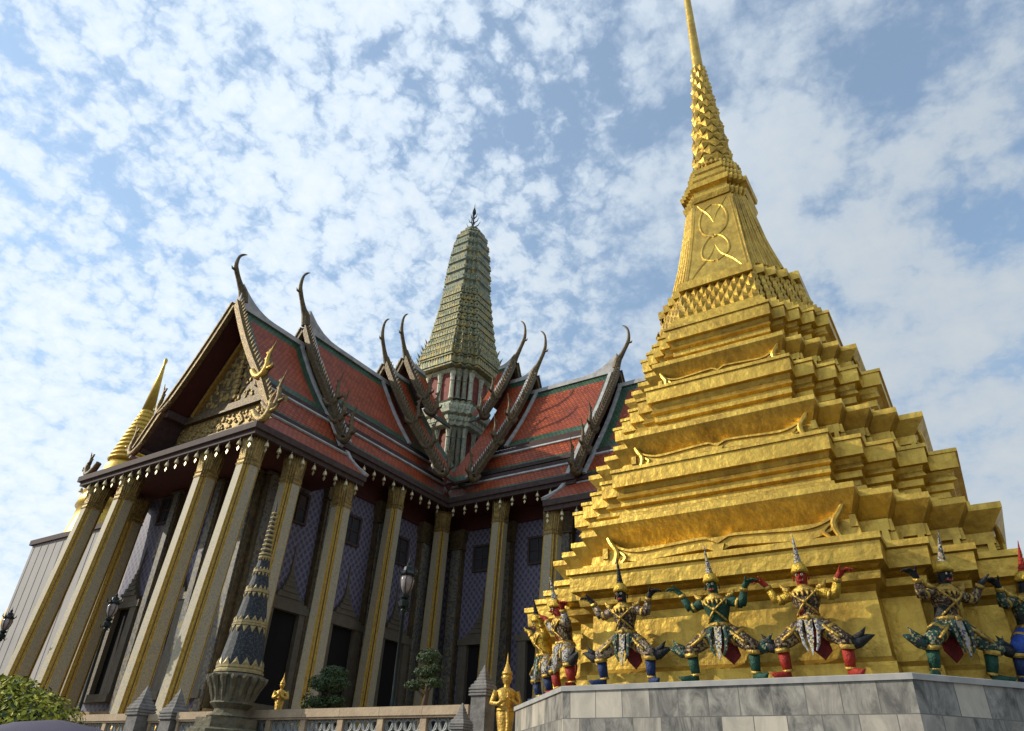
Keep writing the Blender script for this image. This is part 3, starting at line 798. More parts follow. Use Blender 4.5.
# ---- walls
WX = TX+3.25; WY = TY-3.95        # side wall plane of the front arm, front wall plane of the right arm
WF = 21.6                          # y of the front wall
b = MB()
b.box(TX-6.9, WX, WF, TY-3.9, TZ, 17.2); b.box(TX-3.3, TX+23, WY, TY+3.9, TZ, 17.9)
b.build('wall', wall_m, temple)
b = MB()
b.box(TX-5.3, TX+5.3, TY-16.2, TY-3, 17.30, 17.40); b.box(TX-5, TX+22.5, TY-6.6, TY+6.6, 17.34, 17.42)
b.box(TX-3.4, WX+.15, WF-.15, TY-3, 16.2, 17.3); b.box(TX-3.4, TX+23, WY-.15, TY, 16.4, 17.33)
b.box(TX+X1, TX+23, TY-8.8, TY-3, 15.10, 15.20)
b.build('ceiling', red_lacquer, temple)
b = MB()
for o, z0, z1 in ((.95,TZ,TZ+.5),(.75,TZ+.5,TZ+.75),(.85,TZ+.75,TZ+1.0),(.45,TZ+1.0,TZ+1.6),(.6,TZ+1.6,TZ+1.8),(.3,TZ+1.8,TZ+2.1)):
    b.box(TX-6.9-o*.4, WX+o, WF-o, TY-4.5, z0, z1-.003)
    b.box(TX-3.2, TX+23.5, WY-o, TY+3, z0, z1-.006)
b.build('plinth', mat('tan_gilt_plinth', (0.40,0.28,0.13), 0.55, 0.2, spots=(0.25,0.18,0.10), bump=.4, bscale=9), temple)
def wall_parts(M, dep, s_list, kind):
    pass
def on_wall(axis, plane, sgn):
    # local (u along wall, o outward, z)
    if axis == 'x': return lambda u, o, z: Vector((plane+o, u, z))
    return lambda u, o, z: Vector((u, plane-o, z))
SW = on_wall('x', WX, 1); RW = on_wall('y', WY, -1); FW = on_wall('y', WF, -1)
def wbox(b, M, u0, u1, o0, o1, z0, z1, mi=0):
    b.hexa([M(u0,o0,z0),M(u1,o0,z0),M(u1,o1,z0),M(u0,o1,z0),M(u0,o0,z1),M(u1,o0,z1),M(u1,o1,z1),M(u0,o1,z1)], mi)
def window(M, u, z, w=1.15, h=1.5):
    b = MB(); fr = .13
    wbox(b, M, u-w/2-fr, u-w/2, -.02, .14, z-h/2-fr, z+h/2+fr); wbox(b, M, u+w/2, u+w/2+fr, -.02, .14, z-h/2-fr, z+h/2+fr)
    wbox(b, M, u-w/2, u+w/2, -.02, .13, z-h/2-fr, z-h/2); wbox(b, M, u-w/2, u+w/2, -.02, .13, z+h/2, z+h/2+fr)
    wbox(b, M, u-.035, u+.035, .02, .09, z-h/2, z+h/2); wbox(b, M, u-w/2, u+w/2, .02, .085, z-.035, z+.035)
    o = b.build('window', eave_wood, temple)
    p = MB(); wbox(p, M, u-w/2, u+w/2, .01, .03, z-h/2, z+h/2); p.build('pane', pane_m, o)
def door(M, u, z0, z1, w=1.7, spire=True):
    b = MB()
    wbox(b, M, u-w/2-.55, u-w/2, -.05, .30, z0-.1, z1+.1); wbox(b, M, u+w/2, u+w/2+.55, -.05, .30, z0-.1, z1+.1)
    wbox(b, M, u-w/2-.7, u+w/2+.7, -.05, .36, z1+.1, z1+.45); wbox(b, M, u-w/2-.75, u+w/2+.75, -.05, .5, z0-.45, z0-.1)
    o = b.build('door', mat_doorframe, temple)
    p = MB(); wbox(p, M, u-w/2, u+w/2, .005, .03, z0-.1, z1+.1); p.build('door_shade_panel', inner_shade, o)  # solid panel, the doorway's inner shade is put into its colour
    c = MB()      # stacked crown above the door
    zz = z1+.45; ww = w/2+.35; n = 7
    for i in range(n):
        hh = .30-.012*i
        wbox(c, M, u-ww, u+ww, -.05, .34-.03*i, zz, zz+hh*.45); wbox(c, M, u-ww*.86, u+ww*.86, -.05, .26-.025*i, zz+hh*.45, zz+hh)
        zz += hh; ww *= .66
    c.hexa([M(u-ww,-.02,zz),M(u+ww,-.02,zz),M(u+ww,.1,zz),M(u-ww,.1,zz),M(u-.02,.02,zz+1.2),M(u+.02,.02,zz+1.2),M(u+.02,.05,zz+1.2),M(u-.02,.05,zz+1.2)])
    c.build('door_crown', mat_doorframe, o)
mat_doorframe = mat('dim_gilt_frame', (0.13,0.11,0.08), 0.5, 0.2, spots=(0.16,0.14,0.11), bump=.5, bscale=14)
def pilaster(M, u, w=.95, o=.35, z1=16.4):
    b = MB()
    wbox(b, M, u-w/2, u+w/2, -.02, o, TZ+2, z1-1.3); wbox(b, M, u-w/2+.14, u+w/2-.14, -.02, o+.10, TZ+2, z1-1.3, 1)
    wbox(b, M, u-w/2-.1, u+w/2+.1, -.02, o+.2, z1-1.3, z1-1.2)
    b.hexa([M(u-w/2,-.02,z1-1.2),M(u+w/2,-.02,z1-1.2),M(u+w/2,o,z1-1.2),M(u-w/2,o,z1-1.2),M(u-w/2-.22,-.02,z1),M(u+w/2+.22,-.02,z1),M(u+w/2+.22,o+.25,z1),M(u-w/2-.22,o+.25,z1)])
    b.build('pilaster', [gold_old, mat_pil], temple)
mat_pil = mat('dim_mosaic', (0.2,0.19,0.15), 0.5, fn=mosaic_fn((0.16,0.16,0.15),(0.10,0.10,0.10),(0.24,0.19,0.10),10))
for y in (24.1, 28.25, 32.65): window(SW, y, 14.15)
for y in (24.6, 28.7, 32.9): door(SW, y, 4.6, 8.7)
for y in (22.1, 26.3, 30.5, 34.7, 36.6): pilaster(SW, y)
for x in (-26.3, -22.1, -17.9): window(RW, x, 14.45)
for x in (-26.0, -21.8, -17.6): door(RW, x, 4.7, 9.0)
for x in (-28.2, -24.3, -20.0, -15.8): pilaster(RW, x)
for x in (-37.5, -32.8): window(FW, x, 14.4, 1.0, 1.4)
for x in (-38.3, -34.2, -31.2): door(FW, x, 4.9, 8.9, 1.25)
for x in (-36.4, -32.7, -29.9): pilaster(FW, x, .7, .3)
mat_stucco = mat('grey_stucco', (0.34,0.32,0.28), .7, spots=(0.09,0.08,0.10), vscale=7, bump=1, bscale=9)
for x in (-36.9, -34.3, -31.3):
    b = MB(); b.extr([FW(x-.6,.02,11.6),FW(x+.6,.02,11.6),FW(x+.65,.02,13.3),FW(x,.02,13.7),FW(x-.65,.02,13.3)], FW(0,.05,0)-FW(0,0,0))
    b.build('carved_stucco', mat_stucco, temple)

# ---- columns
def column(base, top, h=.50):
    """redented square shaft leaning a little inward, lotus capital, moulded base"""
    bx, tp = Vector(base), Vector(top)
    def cen(z): t = (z-bx.z)/(tp.z-bx.z); return bx+(tp-bx)*t
    def rg(z, hh, ww): c = cen(z); return ring(hh, ww, z, 2, c.x, c.y)
    NR = 3
    def rg(z, hh, ww): c = cen(z); return ring(hh, ww, z, NR, c.x, c.y)
    em = []
    for k in range(4): em += [1,1,2,1,1,1,0]
    ztop = tp.z
    b = MB()
    zs = bx.z+1.0; ze = ztop-1.45
    b.loft([rg(zs+(ze-zs)*i/6, h*(1-.10*i/6), h*.50*(1-.10*i/6)) for i in range(7)], emi=em)
    o = b.build('column', [mosaic_grey, col_gold, gold_old], temple)
    g = MB()
    g.loft([rg(bx.z,h*1.5,h*1.1),rg(bx.z+.25,h*1.5,h*1.1),rg(bx.z+.32,h*1.3,h*.9),rg(bx.z+.55,h*1.36,h*.95),rg(bx.z+.62,h*1.12,h*.72),rg(bx.z+.85,h*1.22,h*.8),rg(zs+.02,h*1.02,h*.55)])
    g.build('base', gold_trim, o)
    g = MB(); q = h*.9
    g.loft([rg(ze-.01,q*1.03,q*.53),rg(ze+.06,q*1.10,q*.58),rg(ze+.12,q*1.02,q*.52),rg(ze+.20,q*1.02,q*.52),rg(ze+.26,q*1.10,q*.58),rg(ze+.32,q*1.0,q*.52),rg(ze+.8,q*.96,q*.52),rg(ze+1.38,q*1.02,q*.6)])
    sw = (h-h*.5)/NR*.9
    for k in range(4):      # long lotus petals following the redents
        a0 = k*PI/2; ca, sa = round(math.cos(a0)), round(math.sin(a0))
        us = [(u*q*.5, q) for u in (-.72,-.24,.24,.72)]
        for sg in (1,-1):
            for i in range(NR): us.append((sg*(q*.5+(i+.5)*q*.5/NR), q-(i+.9)*q*.5/NR))
        for u, v in us:
            def pt(du, f, z):
                c = cen(z); x, y = u*(1+(f-1)*.6)+du, -v*f
                return (c.x+x*ca-y*sa, c.y+x*sa+y*ca, z)
            wd = q*.125
            p = [pt(-wd,1.0,ze+.32), pt(wd,1.0,ze+.32), pt(wd*1.25,1.10,ze+1.1), pt(0,1.30,ze+1.50), pt(-wd*1.25,1.10,ze+1.1), pt(0,1.14,ze+.8), pt(0,1.0,ze+1.3)]
            g.add(p, [(0,1,5),(1,2,5),(2,3,5),(3,4,5),(4,0,5),(2,6,3),(3,6,4)])
    g.build('capital', gold_mid, o)
def ext(b_, t_, z=TZ):
    b_, t_ = Vector(b_), Vector(t_); k = (z-t_.z)/(b_.z-t_.z); return t_+(b_-t_)*k
for bp, tp in (((-38.8,17.6,5.4),(-39.26,18.5,15.02)), ((-35.5,17.57,5.26),(-36.3,18.5,15.02)), ((-29.0,17.57,3.6),(-29.65,18.5,15.02)), ((-26.25,17.56,3.58),(-26.42,18.4,15.02)),
               ((-26.2,20.35,4.0),(-26.4,20.85,15.02)), ((-38.95,20.35,5.4),(-39.26,20.85,15.02)), ((-26.25,24.04,4.4),(-26.4,24.3,15.02)), ((-28.1,29.7,5.05),(-28.3,30.35,17.22)), ((-28.1,34.55,5.76),(-28.3,35.05,17.22)),
               ((-24.1,35.0,6.3),(-23.8,35.2,17.25)), ((-18.75,32.55,9.7),(-18.62,32.8,15.02)), ((-12.2,32.5,9.7),(-12.1,32.8,15.02))):
    column(ext(bp, tp), tp)
# ---- crossing tower
b = MB(); 
def pl(levels, mi=0, n=3): rloft(b, levels, n, mi, TX, TY)
pl([(16,2.0,1.1),(27.0,2.0,1.1)]); pl([(27.0,2.3,1.2),(30.95,2.35,1.25)])
tw = b.build('tower', prang_red, temple)
b = MB()
pl([(26.05,2.1,1.2),(26.15,2.55,1.4),(26.45,2.6,1.45),(26.6,2.35,1.3),(27.1,2.35,1.3),(27.2,2.7,1.5),(27.5,2.75,1.5),(27.7,2.5,1.4),(28.2,2.5,1.4),(28.3,2.62,1.45),(28.5,2.3,1.25)])
pl([(31.0,2.4,1.3),(31.2,2.7,1.45),(31.35,2.55,1.4)])
for (z0, z1, h, w) in ((22.5,26.05,2.06,1.15),(28.5,31.0,2.40,1.3)):
    s = (h-w)/3
    for k in range(4):
        a = k*PI/2; c, sn = round(math.cos(a)), round(math.sin(a))
        for u, v in [(0,h)]+[(sg*(w+i*s-.06),h-i*s-.06) for sg in (1,-1) for i in range(3)]:
            px, py = u, -v
            x, y = TX+px*c-py*sn, TY+px*sn+py*c
            b.lathe(x, y, [(.23,z0),(.19,z0+.3),(.185,z1-.9),(.25,z1-.85),(.19,z1-.75),(.19,z1-.5),(.30,z1)], 8)
# antefix rows on the mid cornice
def antefix_row(b, h, w, z, hh, n=3, dens=.42):
    s = (h-w)/n
    for k in range(4):
        a = k*PI/2; c, sn = round(math.cos(a)), round(math.sin(a))
        runs = [(-w, w, h)]+[(sg*(w+i*s), sg*(w+(i+1)*s), h-(i+1)*s) for sg in (1,-1) for i in range(n)]
        for u0, u1, v in runs:
            if u0 > u1: u0, u1 = u1, u0
            m_ = max(1, round((u1-u0)/dens)); st = (u1-u0)/m_
            for j in range(m_):
                u = u0+(j+.5)*st
                P = lambda du, dv, dz: (TX+(u+du)*c+(v+dv)*sn, TY+(u+du)*sn-(v+dv)*c, z+dz)
                q = st*.46
                b.add([P(-q,-.05,0),P(q,-.05,0),P(q,.10,0),P(-q,.10,0),P(-q*.9,-.03,hh*.55),P(q*.9,-.03,hh*.55),P(q*.9,.14,hh*.5),P(-q*.9,.14,hh*.5),P(0,.05,hh)],
                      [(0,1,5,4),(1,2,6,5),(2,3,7,6),(3,0,4,7),(4,5,8),(5,6,8),(6,7,8),(7,4,8)])
for z, h in ((26.6,2.4),(27.6,2.55)): antefix_row(b, h, h*.55, z, .55)
b.build('tower_columns', prang_lt, tw)
b = MB()
CORN = [(31.3,2.75,1.5)]
tiers_p = [(31.35,3.15),(32.2,3.30),(33.0,3.06),(33.8,2.86),(34.6,2.68),(35.4,2.58),(36.2,2.47),(37.0,2.36),(37.8,2.26),(38.6,2.17),(39.4,2.09)]
for i, (z, h) in enumerate(tiers_p):
    w = h*.52
    pl([(z-.02,h-.35,w-.15),(z,h,w),(z+.16,h+.03,w+.02),(z+.2,h-.12,w-.05),(z+.62,h-.17,w-.07),(z+.66,h-.06,w-.03),(z+.82,h-.08,w-.03)])
    antefix_row(b, h+.0, w, z+.18, .46 if i else .8, 3, .27)
    antefix_row(b, h-.10, w-.05, z+.62, .26, 3, .27)
    if i < 6:      # niches and corner guardians on the axes
        for k in range(4):
            a = k*PI/2+PI/4; r_ = (h*.80)*1.12
            b.lathe(TX+r_*math.cos(a), TY+r_*math.sin(a), [(.16,z+.2),(.2,z+.55),(.10,z+.75),(.02,z+1.25)], 6)
for k in range(4):
    for sg in (1,-1):
        for i in range(4):
            h = 3.2; w = h*.52; s = (h-w)/3; a = k*PI/2; c, sn = round(math.cos(a)), round(math.sin(a))
            u, v = sg*(w+i*s), h-i*s
            for z, m_ in ((32.3, 1.0), (33.1, .93), (33.9, .86)):
                x, y = u*m_, -v*m_
                b.tube([(TX+x*c-y*sn, TY+x*sn+y*c, z), (TX+1.05*(x*c-y*sn), TY+1.05*(x*sn+y*c), z+.4), (TX+1.12*(x*c-y*sn), TY+1.12*(x*sn+y*c), z+.85)], [.14,.10,.01], 5)
tb = b.build('tower_tiers', mat('gilded_green_mosaic', (0.3,0.28,0.14), .5, .15, bump=.8, bscale=6, fn=mosaic_fn((0.31,0.30,0.17),(0.20,0.22,0.14),(0.42,0.33,0.12),4)), tw)
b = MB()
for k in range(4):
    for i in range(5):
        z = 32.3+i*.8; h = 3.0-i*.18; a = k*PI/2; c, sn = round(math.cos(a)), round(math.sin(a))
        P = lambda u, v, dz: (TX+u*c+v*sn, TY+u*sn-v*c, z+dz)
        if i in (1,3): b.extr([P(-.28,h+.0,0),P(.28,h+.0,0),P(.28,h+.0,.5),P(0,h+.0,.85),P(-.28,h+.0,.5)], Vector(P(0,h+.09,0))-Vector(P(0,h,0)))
b.build('niche_shade_slab', inner_shade, tb)  # raised slabs, their black paints the shade of recesses
b = MB()
segs = [(40.2,2.02),(41.3,1.99),(42.5,1.94),(43.7,1.86),(44.9,1.75),(46.1,1.60),(47.2,1.40),(48.1,1.10),(48.8,.68),(49.1,.15)]
for (z0,h0),(z1,h1) in zip(segs, segs[1:]):
    pl([(z0-.01,h0*.9,h0*.47),(z0,h0*1.03,h0*.54),(z0+.16,h0*1.03,h0*.54),(z0+.2,h0*.94,h0*.49),(z1-.12,h1*.95,h1*.5),(z1-.02,h1*1.01,h1*.53),(z1,h1*.9,h1*.47)])
for (z0,h0),(z1,h1) in list(zip(segs, segs[1:]))[:7]: antefix_row(b, h0*.96, h0*.5, z0+.15, (z1-z0)*.42, 3, .26)
b.build('tower_crown', prang_m, tw)
b = MB()
b.lathe(TX, TY, [(.10,49.0),(.07,50.2),(.06,51.0),(.20,51.3),(.16,51.7),(.04,52.1),(.01,52.7)], 8)
for z, r_, n in ((49.6,.75,4),(50.2,.55,4),(50.8,.35,4)):
    for k in range(n):
        a = 2*PI*k/n+.3
        b.tube([(TX,TY,z-.2),(TX+r_*.7*math.cos(a),TY+r_*.7*math.sin(a),z),(TX+r_*math.cos(a),TY+r_*math.sin(a),z+.5)], [.06,.05,.01], 5)
b.build('trident_finial', iron, tw)

# ---- bells under the eaves: every bell hangs loose, a thing of its own
bell_m = mat('pale_gilt_bell', (0.62,0.55,0.34), .4, .4)
b = MB(); b.lathe(0, 0, [(.012,0),(.012,-.12),(.05,-.14),(.09,-.22),(.11,-.34),(.10,-.36)], 8)
b.extr([(0,-.008,-.40),(.09,-.008,-.52),(.0,-.008,-.66),(-.09,-.008,-.52)], (0,.016,0)); b.tube([(0,0,-.34),(0,0,-.42)], .01, 4)
me_bell = b.build('wind_bell', bell_m)
me_bell['category'] = 'bell'
first = [True]
def bell(p, label, group, s=1.0):
    o = me_bell if first[0] else me_bell.copy()
    if not first[0]: col.objects.link(o)
    first[0] = False
    o.location = p; o.scale = (s,s,s); tag(o, label, 'bell', group)
for i in range(19): bell(FR(FY1-.14,-6.95+13.9*i/18,ZE-.53), 'small pale gilt bell hanging under the front porch eave', 'bells under the front porch eave')
for i in range(9): bell(FR(FY1-.9-i*.74,E1-.14,ZE-.53), 'small pale gilt bell hanging under the side eave of the front porch', 'bells under the porch side eave')
for i in range(11): bell(FR(16.2-i*.86,5.36,17.14), 'small pale gilt bell hanging under the long side eave behind the porch', 'bells under the main side eave')
for i in range(10): bell(RT(5.9+i*.9,6.62,17.14), 'small pale gilt bell hanging under the main eave of the right wing', 'bells under the right wing eave')
for i in range(6): bell(RT(X1-.7+i*.9,8.82,14.8), 'small pale gilt bell hanging under the lower eave of the right wing', 'bells under the right wing lower eave')
# ------------------------------------------------------------------ guardian statues round the chedi
def paint(name, c, rough=.48, metal=.0, spots=None, vs=25): return mat(name, c, rough, metal, spots=spots or tuple(x*.45 for x in c), vscale=vs*.5, bump=.5, bscale=40)
def glitter(name, a, b_, c, sc_): return mat(name, a, .35, .25, bump=.6, bscale=45, fn=mosaic_fn(a, b_, c, sc_))
k_dark = paint('black_glaze', (.025,.028,.030)); k_green = paint('dark_green_glaze', (.02,.085,.055)); k_red = paint('red_glaze', (.40,.035,.02))
k_silver = glitter('mirror_mosaic', (.34,.34,.35), (.08,.075,.08), (.42,.34,.16), 38); k_brown = glitter('dark_mosaic', (.045,.03,.025), (.13,.09,.06), (.36,.27,.12), 38)
k_teal = glitter('teal_mosaic', (.02,.075,.06), (.05,.05,.045), (.30,.27,.15), 38); k_blue = paint('deep_blue_glaze', (.02,.045,.14)); k_gold = gold_fine
k_white = paint('bone_white', (.6,.56,.48)); k_lilac = glitter('pale_mosaic', (.25,.19,.14), (.06,.045,.05), (.40,.32,.18), 38)
k_cobalt = paint('cobalt_glaze', (.03,.09,.42))  # brighter blue glaze, own colour of one statue's trousers
def yaksha(label, pos, rz, skin, armour, trouser, boot, tip, shirt_arm, sc_=1.0, flip=1):
    t = thing('guardian_statue', pos, label, 'statue', 'guardian statues holding up the chedi')
    cz, sz = math.cos(rz), math.sin(rz)
    jr = random.Random(label)
    lean, twist, spread = jr.uniform(-.05,.05), jr.uniform(-.10,.10), jr.uniform(.94,1.08)
    def X(x, y, z):
        x, y = (x*spread if z < .6 else x) + lean*max(0, z-.55), y + twist*x*max(0, min(1, (z-.6)*3))
        x *= flip; y -= .24*max(0, z-.62)
        return Vector((pos[0]+sc_*(x*cz-y*sz), pos[1]+sc_*(x*sz+y*cz), pos[2]+sc_*z))
    V = []; E = []; RD = []
    def n(p, r_, par=None, ry=None):
        V.append(tuple(X(*p)-Vector(pos))); RD.append((r_*sc_*.92, (ry or r_)*sc_*.92))
        if par is not None: E.append((par, len(V)-1))
        return len(V)-1
    pel = n((0,0,.60), .115); wst = n((0,.01,.74), .10, pel); ch = n((0,0,.90), .135, wst, .12); nk = n((0,-.015,1.035), .06, ch)
    hd = n((0,-.03,1.13), .088, nk); ht = n((0,-.025,1.235), .078, hd)
    for sg in (-1, 1):
        sh = n((sg*.18,0,.965), .072, ch); el = n((sg*.345,-.03,.90), .055, sh); wr = n((sg*.43,-.09,1.085), .040, el)
        pm = n((sg*.475,-.085,1.125), .040, wr)
        for i in range(4):
            y = -.135+.032*i; ln = (.095,.115,.11,.085)[i]
            a = n((sg*(.515),y,1.14), .014, pm); b_ = n((sg*(.515+ln*.5),y-.003,1.155), .012, a); n((sg*(.515+ln),y,1.135), .009, b_)
        a = n((sg*.475,-.145,1.15), .014, pm); n((sg*.50,-.165,1.185), .011, a)
        hp = n((sg*.11,0,.56), .098, pel); kn = n((sg*.36,-.10,.40), .075, hp); an = n((sg*.345,-.02,.075), .048, kn)
        n((sg*.44,-.11,.035), .036, an)
    me = bpy.data.meshes.new('body'); me.from_pydata(V, E, [])
    o = bpy.data.objects.new('body', me); col.objects.link(o)
    md = o.modifiers.new('skin', 'SKIN'); md.use_smooth_shade = True
    if not me.skin_vertices: me.attributes  # layer is made by the modifier below
    lay = me.skin_vertices[0].data if me.skin_vertices else None
    if lay is None:
        import bmesh
        bm = bmesh.new(); bm.from_mesh(me); bm.verts.layers.skin.verify(); bm.to_mesh(me); bm.free(); lay = me.skin_vertices[0].data
    for i, r_ in enumerate(RD): lay[i].radius = r_; lay[i].use_root = (i == 0)
    o.modifiers.new('sub', 'SUBSURF').levels = 1
    dg = bpy.context.evaluated_depsgraph_get()
    me2 = bpy.data.meshes.new_from_object(o.evaluated_get(dg))
    bpy.data.objects.remove(o); me2.materials.clear(); me2.materials.append(skin)
    me2.name = 'body'
    bo = bpy.data.objects.new('body', me2); col.objects.link(bo); bo.parent = t; ORG[bo.name] = Vector(pos)
    S = sc_*.88
    f = MB()      # face: brows, eyes, nose, fangs, ears
    for sg in (-1,1):
        f.ball(X(sg*.032,-.108,1.155), .020*S,.016*S,.018*S, 8, 1); f.ball(X(sg*.032,-.123,1.155), .009*S,.008*S,.010*S, 6, 2)
        f.tube([X(sg*.005,-.115,1.178), X(sg*.035,-.118,1.192), X(sg*.068,-.095,1.182)], [.006*S,.010*S,.004*S], 5, 0)
        f.tube([X(sg*.03,-.112,1.085), X(sg*.034,-.125,1.105)], [.008*S,.002*S], 5, 1)
        f.ball(X(sg*.092,-.03,1.13), .012*S,.022*S,.038*S, 6, 0)
    f.tube([X(0,-.112,1.16), X(0,-.135,1.125), X(0,-.118,1.115)], [.012*S,.022*S,.016*S], 6, 0)
    f.tube([X(-.045,-.095,1.09), X(0,-.122,1.082), X(.045,-.095,1.09)], [.010*S,.017*S,.010*S], 6, 3)
    f.build('face', [skin, k_white, k_dark, k_red], bo, smooth=True)
    def el_loft(b, lv, mi=0, nn=14):
        b.loft([[X(cx+rx*math.cos(2*PI*k/nn), cy+ry*math.sin(2*PI*k/nn), z) for k in range(nn)] for z, rx, ry, cx, cy in lv], mi)
    b = MB(); el_loft(b, [(.60,.155,.135,0,0),(.68,.125,.115,0,.005),(.76,.118,.11,0,.01),(.86,.165,.14,0,0),(.95,.19,.14,0,0),(1.0,.14,.11,0,0),(1.03,.075,.075,0,-.01)])
    ar = b.build('armour', armour, t, smooth=True)
    b = MB(); el_loft(b, [(.95,.185,.150,0,-.003),(1.0,.150,.130,0,-.005),(1.035,.085,.09,0,-.01),(1.05,.075,.08,0,-.01)])
    for i in range(9):
        a = -PI*(i+.5)/9
        b.tube([X(.17*math.cos(a),.14*math.sin(a),.96), X(.175*math.cos(a),.152*math.sin(a)-.005,.90)], [.028*S,.006*S], 5)
    for sg in (-1,1): b.ctube([X(sg*.16,-.09,.97), X(sg*.06,-.142,.88), X(-sg*.05,-.128,.79), X(-sg*.13,-.07,.70)], .016*S, 6)
    b.ball(X(0,-.145,.845), .035*S,.02*S,.035*S, 8)
    b.build('collar', k_gold, ar, smooth=True)
    b = MB(); el_loft(b, [(.64,.150,.140,0,0),(.66,.158,.148,0,0),(.69,.150,.14,0,0),(.70,.13,.12,0,0)])
    b.ball(X(0,-.145,.665), .04*S,.03*S,.04*S, 8); b.build('belt', k_gold, t, smooth=True)
    for sg in (-1,1):
        b = MB()      # sleeves with armlets
        b.tube([X(sg*.15,0,.965), X(sg*.23,-.01,.945), X(sg*.345,-.03,.90)], [.085*S,.078*S,.066*S], 9, 0)
        b.tube([X(sg*.338,-.03,.895), X(sg*.37,-.045,.945), X(sg*.415,-.078,1.04)], [.068*S,.062*S,.05*S], 9, 0)
        b.tube([X(sg*.285,-.02,.925), X(sg*.315,-.025,.912)], .082*S, 9, 1)
        b.tube([X(sg*.413,-.077,1.035), X(sg*.428,-.088,1.075)], .056*S, 9, 1)
        b.tube([X(sg*.17,-.02,1.0), X(sg*.24,-.01,1.03), X(sg*.28,0,1.10)], [.06*S,.04*S,.004*S], 7, 1)
        b.build('sleeve', [shirt_arm, k_gold], t, smooth=True)
    for sg in (-1,1):
        b = MB()
        b.tube([X(sg*.07,0,.60), X(sg*.16,-.03,.545), X(sg*.28,-.07,.45), X(sg*.372,-.10,.385), X(sg*.368,-.09,.33)], [.120*S,.125*S,.112*S,.10*S,.088*S], 11, 0)
        b.tube([X(sg*.37,-.095,.35), X(sg*.366,-.085,.30)], .100*S, 11, 1)
        b.tube([X(sg*.20,-.045,.515), X(sg*.225,-.053,.495)], .128*S, 11, 1)
        b.tube([X(sg*.12,-.13,.60), X(sg*.22,-.17,.50), X(sg*.33,-.20,.41)], [.02*S,.026*S,.02*S], 6, 1)
        tr = b.build('trouser_leg', [trouser, k_gold], t, smooth=True)
        b = MB()      # flame shaped flap by the knee
        b.tube([X(sg*.40,-.06,.36), X(sg*.50,-.06,.37), X(sg*.60,-.05,.42), X(sg*.68,-.05,.44)], [.085*S,.075*S,.045*S,.005*S], 8, 0, side=(0,1,0))
        b.tube([X(sg*.45,-.08,.40), X(sg*.55,-.08,.46), X(sg*.60,-.07,.53)], [.05*S,.035*S,.004*S], 7, 0)
        b.build('knee_flap', k_dark if boot is not k_green else k_teal, tr, smooth=True)
    for sg in (-1,1):
        b = MB()
        b.tube([X(sg*.362,-.075,.30), X(sg*.358,-.06,.20), X(sg*.350,-.03,.10)], [.080*S,.074*S,.062*S], 10, 0)
        b.tube([X(sg*.351,-.033,.115), X(sg*.348,-.027,.085)], .072*S, 10, 1)
        b.tube([X(sg*.345,-.015,.055), X(sg*.40,-.07,.045), X(sg*.47,-.14,.035), X(sg*.52,-.185,.06)], [.062*S,.055*S,.042*S,.008*S], 9, 0)
        b.build('boot', [boot, k_gold], t, smooth=True)
    b = MB()      # hanging front panel
    b.extr([X(-.045,-.155,.64), X(.045,-.155,.64), X(.038,-.20,.42), X(.0,-.205,.22), X(-.038,-.20,.42)], X(0,.02,0)-X(0,0,0), 0)
    for sg in (-1,1):
        b.extr([X(sg*.05,-.14,.65), X(sg*.13,-.12,.64), X(sg*.20,-.16,.54), X(sg*.10,-.17,.50)], X(0,.02,0)-X(0,0,0), 1)
        b.tube([X(sg*.085,-.15,.64), X(sg*.10,-.18,.50), X(sg*.08,-.19,.36), X(sg*.045,-.19,.28)], [.03*S,.028*S,.024*S,.01*S], 7, 1)
    b.build('sash', [k_silver, k_teal if boot is not k_red else k_silver], t)
    b = MB()      # red cloth behind the legs
    b.extr([X(-.11,.07,.60), X(.11,.07,.60), X(.17,.09,.32), X(.07,.10,.22), X(-.05,.10,.34)], X(0,.02,0)-X(0,0,0), 0)
    b.build('tail_cloth', k_maroon, t)
    b = MB()
    el_loft(b, [(1.185,.098,.105,0,-.03),(1.205,.108,.115,0,-.03),(1.225,.100,.108,0,-.03),(1.24,.092,.098,0,-.028),(1.28,.080,.085,0,-.026),(1.30,.060,.062,0,-.025)])
    cr_ = b.build('crown', mat_crown, t, smooth=True)
    b = MB(); lv = []
    z, r_ = 1.295, .052
    for i in range(6): lv += [(z,r_,r_,0,-.025),(z+.03,r_*.92,r_*.92,0,-.025),(z+.034,r_*.72,r_*.72,0,-.025)]; z += .045; r_ *= .82
    lv.append((z+.10,.004,.004,0,-.025)); el_loft(b, lv, 0, 10)
    b.build('crown_spire', tip, cr_)
    return t
k_maroon = paint('maroon_cloth', (.20,.02,.018))
mat_crown = paint('yellow_gilt', (.72,.48,.07), .4, .6)
CI = math.sqrt(.5)
ZF = ZP
yaksha('black faced guardian statue in pale armour and navy boots, leftmost on the long front', (-4.72,10.66,ZF), 0, k_dark, k_brown, k_lilac, k_blue, k_dark, k_lilac, 1.13)
yaksha('green skinned guardian statue with green boots at the middle of the long front', (-3.22,10.66,ZF), 0, k_green, k_green, k_brown, k_green, k_silver, k_green, 1.13)
yaksha('red faced guardian statue with bright red boots and dark chequered armour', (-1.97,10.66,ZF), 0, k_red, k_brown, k_brown, k_red, k_silver, mat_crown, 1.13)
def cham(t, sgn, inset=.28):
    a = Vector((XC+sgn*WP, YC-HP)); b_ = Vector((XC+sgn*HP, YC-WP)); p = a+(b_-a)*t
    return (p.x - sgn*CI*inset, p.y + CI*inset, ZF)
yaksha('red booted guardian statue with mirrored sleeves on the left slanted side, nearer the front corner', cham(.22,-1), -PI/4, k_red, k_brown, k_silver, k_red, k_silver, k_silver, 1.13)
